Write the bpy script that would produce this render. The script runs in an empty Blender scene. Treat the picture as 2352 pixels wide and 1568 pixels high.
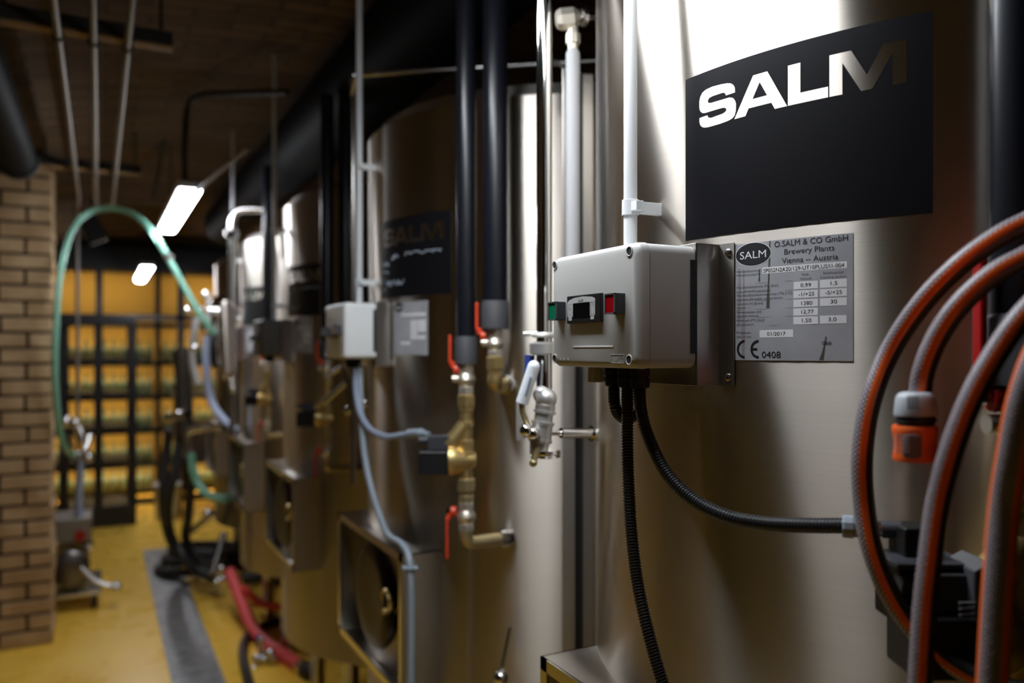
import bpy, bmesh, math, random
from mathutils import Vector, Matrix
random.seed(7)
SC = bpy.context.scene
COL = SC.collection
V = Vector
PI = math.pi

# ------------------------------------------------------------------ camera, world, exposure
F = 28.0 / 36.0 * 2352                    # focal length in pixels of the 2352 wide frame
PHI = math.atan(951 / F)                  # camera is turned this far right of the aisle
SP, CP = math.sin(PHI), math.cos(PHI)
EYE = 1.45
cam = bpy.data.cameras.new('camera')
co = bpy.data.objects.new('camera', cam); COL.objects.link(co)
co.location = (0, 0, EYE); co.rotation_euler = (PI/2, 0, -PHI)
cam.lens = 28; cam.sensor_width = 36; cam.shift_y = 21/2352
cam.clip_start = 0.05
cam.dof.use_dof = True; cam.dof.focus_distance = 0.85; cam.dof.aperture_fstop = 3.0
SC.camera = co
w = bpy.data.worlds.new('world'); SC.world = w; w.use_nodes = True
w.node_tree.nodes['Background'].inputs[0].default_value = (1, .75, .5, 1)
w.node_tree.nodes['Background'].inputs[1].default_value = 0.004
SC.view_settings.view_transform = 'Standard'; SC.view_settings.look = 'None'
SC.view_settings.gamma = 1; SC.view_settings.use_curve_mapping = False
SC.view_settings.exposure = 0.0
LAMP = 56.0                               # emission of the batten diffusers
SHELF = 30.0                               # emission of the shelf light strips

def W(px, py, z):
    """world point seen at that pixel at depth z"""
    l = (px - 1176) / F * z
    return V((l*CP + z*SP, -l*SP + z*CP, EYE - (py - 805)/F*z))
def WX(px, py, X):
    k = (px - 1176) / F
    return W(px, py, X / (k*CP + SP))
def WY(px, py, Y):
    k = (px - 1176) / F
    return W(px, py, Y / (CP - k*SP))

# ------------------------------------------------------------------ materials
M = {}
def mat(name, col, rough=.5, metal=0., **k):
    m = bpy.data.materials.new(name); m.use_nodes = True
    b = m.node_tree.nodes['Principled BSDF']
    b.inputs['Base Color'].default_value = (*col, 1)
    b.inputs['Roughness'].default_value = rough
    b.inputs['Metallic'].default_value = metal
    for n, v in k.items():
        b.inputs[n.replace('_', ' ')].default_value = v
    M[name] = m
    return m, m.node_tree, b
def noise(nt, scale, vec=None, detail=3, rough=.5):
    n = nt.nodes.new('ShaderNodeTexNoise'); n.inputs['Scale'].default_value = scale
    n.inputs['Detail'].default_value = detail; n.inputs['Roughness'].default_value = rough
    if vec: nt.links.new(vec, n.inputs['Vector'])
    return n
def ramp(nt, fac, stops):
    r = nt.nodes.new('ShaderNodeValToRGB'); nt.links.new(fac, r.inputs[0])
    e = r.color_ramp.elements
    while len(e) < len(stops): e.new(.5)
    for i, (p, c) in enumerate(stops):
        e[i].position = p; e[i].color = (*c, 1) if len(c) == 3 else c
    return r
def objvec(nt, scale=(1, 1, 1)):
    t = nt.nodes.new('ShaderNodeTexCoord'); mp = nt.nodes.new('ShaderNodeMapping')
    mp.inputs['Scale'].default_value = scale
    nt.links.new(t.outputs['Object'], mp.inputs[0]); return mp.outputs[0]
def bump(nt, b, h, strength=.3, dist=.001):
    n = nt.nodes.new('ShaderNodeBump'); n.inputs['Strength'].default_value = strength
    n.inputs['Distance'].default_value = dist
    nt.links.new(h, n.inputs['Height']); nt.links.new(n.outputs[0], b.inputs['Normal'])
def G(v): return (v, v, v)

def brushed(name, col, rough, aniso, streak=.035):
    m, nt, b = mat(name, col, rough, 1.0)
    b.inputs['Anisotropic'].default_value = aniso; b.inputs['Anisotropic Rotation'].default_value = .25
    tg = nt.nodes.new('ShaderNodeTangent'); tg.direction_type = 'RADIAL'; tg.axis = 'Z'
    nt.links.new(tg.outputs[0], b.inputs['Tangent'])
    n = noise(nt, 1.0, objvec(nt, (2.5, 2.5, 1100)), 2, .5)
    r = ramp(nt, n.outputs[0], [(.25, tuple(c*(1-streak) for c in col)), (.75, tuple(min(1, c*(1+streak)) for c in col))])
    nt.links.new(r.outputs[0], b.inputs['Base Color'])
    n2 = noise(nt, 1.0, objvec(nt, (3, 3, 700)), 2)
    r2 = ramp(nt, n2.outputs[0], [(.2, G(rough*.95)), (.8, G(rough*1.06))])
    nt.links.new(r2.outputs[0], b.inputs['Roughness'])
    return m
brushed('tank_steel', (.62, .565, .50), .345, 1.0)
brushed('sheet_steel', (.60, .57, .53), .30, .85)
mat('chrome', (.75, .74, .72), .08, 1.0)
mat('satin_steel', (.62, .61, .59), .22, 1.0)
mat('cast_steel', (.74, .73, .71), .42, .85)
mat('dark_steel', (.16, .15, .14), .35, 1.0)
mat('shaded_door_steel', (.06, .055, .05), .4, 1.0)  # manway door steel, darkened to paint in the shade of the cavity
mat('brass', (.66, .49, .21), .42, .9)
mat('nickel', (.76, .70, .60), .42, .85)
mat('aged_brass', (.55, .45, .24), .45, .85)
mat('red_paint', (.70, .028, .012), .35)
mat('shaded_red', (.33, .006, .006), .3)  # lever red with the shade behind the hoses put into the colour
mat('orange_red', (.72, .06, .02), .35)
mat('black_foam', (.007, .008, .012), .30, 0, Specular_IOR_Level=.35)
mat('black_vinyl', (.006, .006, .008), .30, 0, Specular_IOR_Level=.5)
mat('black_plastic', (.012, .012, .013), .38)
mat('soft_black', (.02, .02, .021), .6)
mat('charcoal_plastic', (.045, .047, .055), .42)
mat('knob_grey', (.10, .10, .11), .45)
mat('sleeve_rubber', (.055, .055, .062), .65)
mat('white_plastic', (.74, .76, .78), .42)
mat('grey_foam', (.36, .36, .37), .8)
mat('white_label', (.80, .80, .82), .5)
mat('ink', (.012, .012, .014), .5)
mat('grey_ink', (.10, .10, .11), .6)
mat('chalk', (.38, .44, .52), .9)
mat('glossy_black', (.004, .004, .005), .08)
mat('green_lens', (.0, .17, .085), .3)
mat('red_lens', (.30, .002, .006), .25)
mat('blue_paint', (.03, .06, .30), .4)
mat('handle_white', (.80, .84, .90), .4)
mat('orange_plastic', (.85, .13, .02), .4)
mat('connector_grey', (.45, .48, .52), .45)
mat('hose_grey', (.30, .36, .42), .45)
mat('hose_blue', (.30, .35, .47), .5)
mat('red_hose', (.80, .10, .095), .45)
mat('black_iron', (.010, .010, .011), .45)
mat('shelf_yellow', (.70, .45, .09), .7)
mat('dark_brown', (.06, .035, .02), .6)
mat('wood', (.30, .18, .07), .6)
mat('gland_beige', (.45, .41, .36), .5)
mat('pale_plastic', (.50, .50, .49), .5)
m, nt, b = mat('bottle_glass', (.17, .24, .15), .2, 0, Specular_IOR_Level=.6)
m, nt, b = mat('green_hose', (.32, .66, .52), .18, 0, Transmission_Weight=.55, IOR=1.35)
m, nt, b = mat('clear_glass', (1, 1, 1), .0, 0, Transmission_Weight=1.0, IOR=1.02)
m, nt, b = mat('enclosure', (.56, .55, .53), .36)
n = noise(nt, 900, objvec(nt)); bump(nt, b, n.outputs[0], .12, .0003)
mat('enclosure_lit', (.78, .79, .79), .4)  # second box: enclosure colour lightened to paint in the lamp light
mat('enclosure_shaded', (.085, .075, .065), .5)  # third and fourth boxes: enclosure colour darkened to paint in their shade
# aluminium data plate with its own dirty drips
m, nt, b = mat('plate_aluminium', (.33, .335, .37), .45, .25)
n = noise(nt, 30, objvec(nt, (1, 1, 1)), 4)
r = ramp(nt, n.outputs[0], [(.3, (.40, .405, .44)), (.7, (.48, .485, .52))]); nt.links.new(r.outputs[0], b.inputs['Base Color'])
mat('drip_stain', (.075, .072, .06), .5)
mat('drip_pale', (.30, .27, .28), .5)
# corrugated conduit
mat('conduit_black', (.018, .018, .020), .38)
# hose with stripes
m, nt, b = mat('striped_hose', (.03, .03, .03), .38)
uv = nt.nodes.new('ShaderNodeUVMap'); sep = nt.nodes.new('ShaderNodeSeparateXYZ'); nt.links.new(uv.outputs[0], sep.inputs[0])
def mth(nt, op, a, bb=None, c=None):
    n = nt.nodes.new('ShaderNodeMath'); n.operation = op
    for i, v in enumerate((a, bb, c)):
        if v is None: continue
        if isinstance(v, (int, float)): n.inputs[i].default_value = v
        else: nt.links.new(v, n.inputs[i])
    return n.outputs[0]
fu = mth(nt, 'FRACT', sep.outputs[0])
ORG = (.90, .15, .02); GRY = (.42, .42, .47); BLK = (.022, .020, .019)
base = ramp(nt, fu, [(0, ORG), (.11, GRY), (.34, ORG), (.46, BLK)])
base.color_ramp.interpolation = 'CONSTANT'
# braid: two crossing helices inside the grey band
h1 = mth(nt, 'FRACT', mth(nt, 'ADD', mth(nt, 'MULTIPLY', sep.outputs[0], 11.0), mth(nt, 'MULTIPLY', sep.outputs[1], 270.0)))
h2 = mth(nt, 'FRACT', mth(nt, 'SUBTRACT', mth(nt, 'MULTIPLY', sep.outputs[0], 11.0), mth(nt, 'MULTIPLY', sep.outputs[1], 270.0)))
br = mth(nt, 'MAXIMUM', mth(nt, 'GREATER_THAN', h1, .66), mth(nt, 'GREATER_THAN', h2, .66))
band = mth(nt, 'MULTIPLY', mth(nt, 'GREATER_THAN', fu, .11), mth(nt, 'LESS_THAN', fu, .34))
mx = nt.nodes.new('ShaderNodeMix'); mx.data_type = 'RGBA'
nt.links.new(mth(nt, 'MULTIPLY', br, band), mx.inputs[0]); nt.links.new(base.outputs[0], mx.inputs[6])
mx.inputs[7].default_value = (.10, .035, .03, 1)
nt.links.new(mx.outputs[2], b.inputs['Base Color'])
rib = mth(nt, 'SINE', mth(nt, 'MULTIPLY', sep.outputs[1], 2*PI*420))
bump(nt, b, mth(nt, 'ADD', rib, br), .25, .0004)
# floor
m, nt, b = mat('yellow_floor', (.62, .36, .03), .28)
n = noise(nt, 2.2, objvec(nt), 5)
r = ramp(nt, n.outputs[0], [(.3, (.86, .50, .05)), (.7, (.92, .58, .08))]); nt.links.new(r.outputs[0], b.inputs['Base Color'])
n = noise(nt, 5, objvec(nt), 4); r = ramp(nt, n.outputs[0], [(.3, G(.22)), (.75, G(.42))]); nt.links.new(r.outputs[0], b.inputs['Roughness'])
m, nt, b = mat('drain_steel', (.20, .20, .205), .5, .6)
n = noise(nt, 18, objvec(nt), 5); r = ramp(nt, n.outputs[0], [(.3, (.20, .20, .205)), (.7, (.38, .38, .38))]); nt.links.new(r.outputs[0], b.inputs['Base Color'])
# single bricks
m, nt, b = mat('brick', (.30, .19, .11), .85)
n = noise(nt, 7, objvec(nt), 3); n2 = noise(nt, 60, objvec(nt), 4)
r = ramp(nt, n.outputs[0], [(.3, (.34, .21, .10)), (.55, (.46, .31, .165)), (.75, (.58, .41, .24))]); nt.links.new(r.outputs[0], b.inputs['Base Color'])
bump(nt, b, n2.outputs[0], .5, .004)
mat('mortar', (.06, .045, .03), .95)
# brick courses on vault and walls (UV in metres)
m, nt, b = mat('brick_vault', (.25, .15, .08), .9)
uv = nt.nodes.new('ShaderNodeUVMap'); bt = nt.nodes.new('ShaderNodeTexBrick')
nt.links.new(uv.outputs[0], bt.inputs[0])
for k, v in (('Scale', 1), ('Brick Width', .25), ('Row Height', .075), ('Mortar Size', .008), ('Mortar Smooth', .3)): bt.inputs[k].default_value = v
bt.inputs['Color1'].default_value = (.17, .10, .048, 1); bt.inputs['Color2'].default_value = (.095, .055, .027, 1); bt.inputs['Mortar'].default_value = (.07, .05, .035, 1)
nt.links.new(bt.outputs[0], b.inputs['Base Color']); bump(nt, b, mth(nt, 'SUBTRACT', 1.0, bt.outputs[1]), .8, .008)
mat('duct_black', (.003, .0035, .005), .6, 0, Specular_IOR_Level=.06)
mat('dull_steel', (.26, .24, .22), .45, .8)
mat('dark_wall', (.02, .018, .017), .9)
def emis(name, col, s):
    m, nt, b = mat(name, (.8, .8, .8), .4)
    b.inputs['Emission Color'].default_value = (*col, 1); b.inputs['Emission Strength'].default_value = s
emis('lamp_white', (.90, .95, 1.0), LAMP)
emis('lamp_far', (.90, .93, 1.0), LAMP*.85)
emis('lamp_warm', (1.0, .72, .38), SHELF)

# ------------------------------------------------------------------ mesh builder
def frame(t, ref=None):
    t = t.normalized()
    r = ref if ref is not None else (V((0, 0, 1)) if abs(t.z) < .9 else V((1, 0, 0)))
    n = (r - t*r.dot(t)).normalized()
    return n, t.cross(n)
def spline(pts, step=.01):
    P = [V(p) for p in pts]
    P = [P[0]*2 - P[1]] + P + [P[-1]*2 - P[-2]]
    out = []
    for i in range(1, len(P)-2):
        a, b_, c, d = P[i-1], P[i], P[i+1], P[i+2]
        n = max(2, int((c-b_).length/step))
        for k in range(n):
            t = k/n
            out.append(.5*((2*b_) + (c-a)*t + (2*a-5*b_+4*c-d)*t*t + (3*b_-a-3*c+d)*t**3))
    out.append(P[-2]); return out
class MB:
    def __init__(s): s.v = []; s.f = []; s.uv = {}
    def add(s, vs, fs):
        o = len(s.v); s.v += [V(x) for x in vs]; s.f += [[i+o for i in f] for f in fs]; return o
    def box(s, c, d, ax=None):
        """centre, full sizes, optional 3 axes"""
        ax = ax or (V((1, 0, 0)), V((0, 1, 0)), V((0, 0, 1)))
        c = V(c); h = [x/2 for x in d]
        vs = [c + ax[0]*h[0]*i + ax[1]*h[1]*j + ax[2]*h[2]*k for i in (-1, 1) for j in (-1, 1) for k in (-1, 1)]
        s.add(vs, [(0, 1, 3, 2), (4, 6, 7, 5), (0, 4, 5, 1), (2, 3, 7, 6), (0, 2, 6, 4), (1, 5, 7, 3)]); return s
    def bb(s, x0, x1, y0, y1, z0, z1): return s.box(((x0+x1)/2, (y0+y1)/2, (z0+z1)/2), (abs(x1-x0), abs(y1-y0), abs(z1-z0)))
    def cyl(s, a, b_, r0, r1=None, n=24, caps=True):
        a, b_ = V(a), V(b_); r1 = r0 if r1 is None else r1
        e1, e2 = frame(b_-a); vs = []
        for p, r in ((a, r0), (b_, r1)):
            vs += [p + (e1*math.cos(2*PI*i/n) + e2*math.sin(2*PI*i/n))*r for i in range(n)]
        fs = [(i, (i+1) % n, n+(i+1) % n, n+i) for i in range(n)]
        if caps: fs += [list(range(n))[::-1], list(range(n, 2*n))]
        s.add(vs, fs); return s
    def lathe(s, a, b_, prof, n=28, caps=True):
        """profile of (distance along a->b in metres, radius)"""
        a, b_ = V(a), V(b_); t = (b_-a).normalized(); e1, e2 = frame(t); vs = []
        for d, r in prof:
            vs += [a + t*d + (e1*math.cos(2*PI*i/n) + e2*math.sin(2*PI*i/n))*max(r, 1e-5) for i in range(n)]
        fs = [(k*n+i, k*n+(i+1) % n, (k+1)*n+(i+1) % n, (k+1)*n+i) for k in range(len(prof)-1) for i in range(n)]
        if caps: fs += [list(range(n))[::-1], list(range((len(prof)-1)*n, len(prof)*n))]
        s.add(vs, fs); return s
    def tube(s, pts, r, n=14, ref=None, phase=0., prof=None, uv=False):
        P = [V(p) for p in pts]; L = 0; vs = []; uvs = []; e1 = None
        for i, p in enumerate(P):
            t = (P[min(i+1, len(P)-1)] - P[max(i-1, 0)]).normalized()
            if i: L += (p-P[i-1]).length
            if ref is not None: e1, e2 = frame(t, ref)
            elif e1 is None: e1, e2 = frame(t)
            else: e1 = (e1 - t*e1.dot(t)).normalized(); e2 = t.cross(e1)
            rr = r(L) if callable(r) else r
            for k in range(n+1 if uv else n):
                a = 2*PI*k/n; vs.append(p + (e1*math.cos(a) + e2*math.sin(a))*rr)
                uvs.append((k/n + phase, L))
        w_ = n+1 if uv else n; m_ = len(P); o = len(s.v)
        fs = [(i*w_+k, i*w_+(k+1) % w_, (i+1)*w_+(k+1) % w_, (i+1)*w_+k) for i in range(m_-1) for k in range(n)]
        fs += [list(range(n))[::-1], [(m_-1)*w_+k for k in range(n)]]
        s.add(vs, fs)
        if uv:
            for i, q in enumerate(uvs): s.uv[o+i] = q
        return s
    def ball(s, c, r, n=16, sc=(1, 1, 1)):
        c = V(c); vs = [c+V((0, 0, r*sc[2]))]; m_ = n//2
        for j in range(1, m_):
            th = PI*j/m_
            vs += [c + V((math.sin(th)*math.cos(2*PI*i/n)*r*sc[0], math.sin(th)*math.sin(2*PI*i/n)*r*sc[1], math.cos(th)*r*sc[2])) for i in range(n)]
        vs.append(c-V((0, 0, r*sc[2])))
        fs = [(0, 1+i, 1+(i+1) % n) for i in range(n)]
        fs += [(1+j*n+i, 1+(j+1)*n+i, 1+(j+1)*n+(i+1) % n, 1+j*n+(i+1) % n) for j in range(m_-2) for i in range(n)]
        e = len(vs)-1; fs += [(e, 1+(m_-2)*n+(i+1) % n, 1+(m_-2)*n+i) for i in range(n)]
        s.add(vs, fs); return s
    def torus(s, c, axis, R_, r, n=24, k=8):
        axis = V(axis).normalized(); e1, e2 = frame(axis); c = V(c); vs = []
        for i in range(n):
            a = 2*PI*i/n; d = e1*math.cos(a)+e2*math.sin(a)
            vs += [c + d*(R_+r*math.cos(2*PI*j/k)) + axis*r*math.sin(2*PI*j/k) for j in range(k)]
        s.add(vs, [(i*k+j, i*k+(j+1) % k, ((i+1) % n)*k+(j+1) % k, ((i+1) % n)*k+j) for i in range(n) for j in range(k)]); return s
    def prism(s, poly, fn, d0, d1):
        """polygon of (a,b) through fn(a,b,depth)"""
        n = len(poly); vs = [fn(a, b_, d0) for a, b_ in poly] + [fn(a, b_, d1) for a, b_ in poly]
        s.add(vs, [list(range(n))[::-1], list(range(n, 2*n))] + [(i, (i+1) % n, n+(i+1) % n, n+i) for i in range(n)]); return s
    def build(s, name, material, parent=None, bevel=0, seg=2, org=None, label=None, smooth=True, kind=None, ang=40):
        r = parent
        while r is not None and r.parent is not None: r = r.parent
        o = V(org) if org is not None else (V(r.location) if r is not None else V((0, 0, 0)))
        me = bpy.data.meshes.new(name); me.from_pydata([tuple(x-o) for x in s.v], [], s.f); me.update()
        bm = bmesh.new(); bm.from_mesh(me); bmesh.ops.recalc_face_normals(bm, faces=bm.faces)
        bm.to_mesh(me); bm.free()
        if s.uv:
            l = me.uv_layers.new(name='UVMap')
            for lp in me.loops:
                if lp.vertex_index in s.uv: l.data[lp.index].uv = s.uv[lp.vertex_index]
        if smooth:
            for p in me.polygons: p.use_smooth = True
            me.set_sharp_from_angle(angle=math.radians(ang))
        me.materials.append(M[material])
        ob = bpy.data.objects.new(name, me); COL.objects.link(ob)
        if parent is not None: ob.parent = parent
        else: ob.location = o
        if bevel:
            md = ob.modifiers.new('bevel', 'BEVEL'); md.width = bevel; md.segments = seg; md.limit_method = 'ANGLE'; md.angle_limit = math.radians(40)
            md.harden_normals = True
        if label: ob['label'] = label
        if kind: ob['kind'] = kind
        return ob
def tag(o, label, cat, group=None):
    o['label'] = label; o['category'] = cat
    if group: o['group'] = group
    return o
def thing(name, label, cat, loc, group=None):
    o = bpy.data.objects.new(name, None); COL.objects.link(o); o.location = loc
    o.empty_display_size = .05
    return tag(o, label, cat, group)
def text_mesh(body, size, fn, align='LEFT', wd=1.0, bold=0., name='lettering'):
    """Flat mesh of a line of type, each vertex put on a surface by fn(x, y)."""
    c = bpy.data.curves.new('type', 'FONT'); c.body = body; c.size = size; c.align_x = align; c.offset = bold
    c.resolution_u = 3
    o = bpy.data.objects.new('type', c); COL.objects.link(o)
    bpy.context.view_layer.update()
    me = bpy.data.meshes.new_from_object(o.evaluated_get(bpy.context.evaluated_depsgraph_get()))
    mb = MB(); mb.add([fn(v.co.x*wd, v.co.y) for v in me.vertices], [list(p.vertices) for p in me.polygons])
    bpy.data.objects.remove(o); bpy.data.curves.remove(c); bpy.data.meshes.remove(me)
    return mb
def rrect(a0, a1, b0, b1, r, n=5):
    out = []
    for cx, cy, s0 in ((a1-r, b1-r, 0), (a0+r, b1-r, 1), (a0+r, b0+r, 2), (a1-r, b0+r, 3)):
        for i in range(n+1):
            a = PI/2*(s0 + i/n); out.append((cx+r*math.cos(a), cy+r*math.sin(a)))
    return out

# ------------------------------------------------------------------ room
def struct(name, mb, material, **k): return mb.build(name, material, kind='structure', **k)
struct('floor', MB().bb(-3, 4, -3, 11, -.05, 0), 'yellow_floor')
VX, VA, VZ, VH = .85, 1.98, 1.9, .66          # vault: middle, half width, springing, rise
def vault():
    mb = MB(); n = 40; L = 0; prev = None
    for ring, rr in ((0, 0), (1, .12)):
        pass
    pts = []
    for i in range(n+1):
        a = PI*(1-i/n); p = V((VX + VA*math.cos(a), 0, VZ + VH*math.sin(a)))
        if prev: L += (p-prev).length
        prev = p; pts.append((p, L))
    o = len(mb.v)
    for p, l in pts:
        for y in (-3, 8.3):
            mb.v.append(V((p.x, y, p.z))); mb.uv[len(mb.v)-1] = (l, y)
    mb.f += [[2*i, 2*i+1, 2*i+3, 2*i+2] for i in range(n)]
    for p, l in pts:
        for y in (-3, 8.3):
            mb.v.append(V((p.x, y, p.z+.15))); mb.uv[len(mb.v)-1] = (y, l)
    k = 2*(n+1); mb.f += [[k+2*i, k+2*i+2, k+2*i+3, k+2*i+1] for i in range(n)]
    mb.f += [[2*i, 2*i+2, k+2*i+2, k+2*i] for i in range(n)] + [[2*i+1, k+2*i+1, k+2*i+3, 2*i+3] for i in range(n)]
    mb.f += [[0, k, k+1, 1], [2*n, 2*n+1, k+2*n+1, k+2*n]]
    return mb
struct('ceiling', vault(), 'brick_vault', smooth=True)
def wallx(x0, x1, y0, y1, z1):
    mb = MB().bb(x0, x1, y0, y1, 0, z1)
    for i, v in enumerate(mb.v): mb.uv[i] = (v.y, v.z)
    return mb
struct('wall_left', wallx(-1.35, -1.13, -3, 8.3, 2.1), 'dark_wall')
for i, (a_, b_) in enumerate(((.25, .6), (1.75, 2.1), (3.1, 3.4))):
    struct('added_pier_%d' % (i+1), wallx(-1.13, -.92, a_, b_, 2.1), 'brick_vault')  # unseen brick piers, added to put streaks into the tank reflections
struct('wall_right', wallx(2.7, 2.85, -3, 8.3, 2.1), 'dark_wall')
mb = MB().bb(-1.35, 2.85, -3.15, -3, 0, 2.8)
for i, v in enumerate(mb.v): mb.uv[i] = (v.x, v.z)
struct('wall_back', mb, 'brick_vault')
# room beyond the glass
struct('wall_far', MB().bb(-1.6, 3.2, 9.25, 9.35, 0, 2.8), 'shelf_yellow')
struct('wall_store_left', MB().bb(-1.7, -1.6, 8.3, 9.3, 0, 2.8), 'dark_wall')
struct('wall_store_right', MB().bb(3.2, 3.3, 8.3, 9.3, 0, 2.8), 'dark_wall')
struct('ceiling_store', MB().bb(-1.6, 3.2, 8.36, 9.3, 2.42, 2.5), 'dark_wall')
# brick pillar, each brick modelled
mb = MB(); core = MB().bb(-1.12, -.212, 4.575, 4.86, 0, 2.42)
for c in range(31):
    z0 = .006 + c*.077; x1 = -.2; first_ = True
    while x1 > -1.1:
        ln = .105 if (first_ and c % 2) else .218
        x0 = max(x1-ln+random.uniform(-.006, .006), -1.12); j = random.uniform(-.005, .005)
        mb.bb(x0, x1 + (random.uniform(-.006, .006) if first_ else 0), 4.556+j, 4.875, z0+random.uniform(-.002, .002), z0+.063)
        x1 = x0-.015; first_ = False
p = thing('brick_pillar', 'pillar of pale brown bricks at the left edge of the picture', 'pillar', (-.66, 4.7, 0))
core.build('mortar', 'mortar', p); mb.build('brickwork', 'brick', p, bevel=.004)
# floor drain
d = thing('floor_drain', 'long grey drain channel cover running along the yellow floor', 'drain', (.39, 3, 0))
mb = MB().bb(.285, .495, .3, 6.35, 0, .006); mb.build('channel_frame', 'drain_steel', d)
mb = MB()
for i in range(60): mb.bb(.30, .48, .32+i*.1, .417+i*.1, .004, .009)
mb.build('drain_cover', 'drain_steel', d)

# glazed steel partition at the end of the aisle
g = thing('glazed_partition', 'black steel framed glass wall at the far end of the aisle', 'partition', (.7, 8.3, 0))
mb = MB()
for x in (-1.35, -.69, .01, .71, 1.41, 2.11, 2.6): mb.bb(x-.03, x+.03, 8.28, 8.34, 0, 2.3)
mb.build('mullions', 'black_iron', g)
mb = MB().bb(-1.38, 2.7, 8.27, 8.35, 2.2, 2.42); mb.build('top_beam', 'black_iron', g)
mb = MB().bb(-1.35, 2.65, 8.28, 8.34, 0, .06); mb.build('bottom_rail', 'black_iron', g)
mb = MB().bb(-1.35, 2.65, 8.28, 8.34, 1.74, 1.79); mb.build('transom', 'black_iron', g)
for i, (a, b_) in enumerate(((-1.32, -.72), (-.66, -.02), (.04, .68), (.74, 1.38), (1.44, 2.08))):
    MB().bb(a, b_, 8.305, 8.313, .06, 1.74).build('glass_pane', 'clear_glass', g)
    MB().bb(a, b_, 8.305, 8.313, 1.79, 2.2).build('glass_pane', 'clear_glass', g)

# lit bottle shelves behind
sh = thing('bottle_shelving', 'tall shelving with glowing yellow back behind the glass wall', 'shelving', (.7, 9.0, 0))
ROWS = [.03, .318, .658, 1.0, 1.341, 1.73]
SX0, SX1 = -1.3, 2.4
mb = MB()
for z in ROWS + [2.28]: mb.bb(SX0, SX1, 8.86, 9.24, z-.025, z).bb(SX0, SX1, 8.855, 8.872, z-.045, z)
mb.build('shelf_boards', 'black_iron', sh)
mb = MB()
x = SX0
while x <= SX1+.01: mb.bb(x-.02, x+.02, 8.86, 9.24, 0, 2.28); x += 1.85
mb.build('uprights', 'black_iron', sh)
mb = MB()
for z in ROWS[1:] + [2.28]: mb.bb(SX0+.03, SX1-.03, 8.885, 8.91, z-.034, z-.026)
mb.build('light_strips', 'lamp_warm', sh)
bot = MB().lathe((0, 0, 0), (0, 0, 1), [(0, .035), (.006, .038), (.125, .038), (.15, .022), (.16, .0135), (.2, .013), (.203, .015), (.215, .015)], n=10)
b0 = bot.build('beer_bottle', 'bottle_glass'); first = True
for ri, z in enumerate(ROWS[:5]):
    x = SX0+.08; names = ['bottom shelf', 'second shelf from the floor', 'third shelf from the floor', 'fourth shelf from the floor', 'fifth shelf from the floor']
    while x < 1.5:
        if abs(((x-SX0+.925) % 1.85)-.925) > .06:
            o = b0 if first else b0.copy()
            if not first: COL.objects.link(o)
            first = False
            o.location = (x, 8.93, z)
            tag(o, 'green bottle in the front row of the %s behind the glass' % names[ri], 'bottle', 'bottles on the %s' % names[ri])
        x += .080

# black display cabinet standing before the glass
cb = thing('display_cabinet', 'open black steel cabinet frame in front of the glass wall', 'cabinet', (0, 7.6, 0))
X0, X1, Y0, Y1 = -.25, .257, 7.36, 7.85
mb = MB()
for x in (X0, (X0+X1)/2, X1):
    mb.bb(x-.032, x+.032, Y0, Y0+.06, .1, 1.7)
    if x != (X0+X1)/2: mb.bb(x-.03, x+.03, Y1-.06, Y1, .1, 1.7)
mb.build('posts', 'black_iron', cb, bevel=.003)
MB().bb(X0-.03, X1+.03, Y0-.02, Y1, 1.66, 1.74).build('top_panel', 'black_iron', cb, bevel=.004)
MB().bb(X0-.03, X1+.03, Y0-.02, Y1, 0, .17).build('plinth', 'black_iron', cb, bevel=.004)
mb = MB()
for z in (.51, .79, 1.07, 1.35): mb.bb(X0, X1, Y0+.01, Y1-.02, z, z+.028)
mb.build('shelves', 'black_iron', cb)

ct = thing('storage_counter', 'dark brown storage counter before the lit shelves, behind the hoses', 'counter', (1.0, 7.9, 0))
MB().bb(.62, 1.62, 7.6, 8.0, .47, .50).build('middle_shelf', 'dark_brown', ct)
MB().bb(.60, 1.64, 7.58, 8.02, 1.03, 1.07).build('counter_top', 'dark_brown', ct, bevel=.003)
for x in (.62, 1.10, 1.58): MB().bb(x, x+.04, 7.6, 8.0, 0, 1.03).build('side_panel', 'dark_brown', ct)
for x0, x1, z0, z1 in ((.70, 1.0, .50, .80), (1.16, 1.5, .50, .9)): 
    o = MB().bb(x0, x1, 7.64, 7.94, z0, z1).bb(x0+.02, x1-.02, 7.63, 7.95, z0+.02, z1-.03).build('storage_box', 'dark_brown', org=(x0, 7.8, z0), bevel=.006)
    tag(o, 'smaller dark box on the shelf of the storage counter' if x0 < 1 else 'larger dark box on the shelf of the storage counter', 'box')
bn = MB().lathe((.53, 7.5, 0), (.53, 7.5, 1), [(0, .085), (.01, .09), (.28, .11), (.29, .118), (.30, .118)], n=24).build('waste_bin', 'pale_plastic', org=(.53, 7.5, 0))
tag(bn, 'pale grey bin on the yellow floor right of the black cabinet', 'bin')

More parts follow.
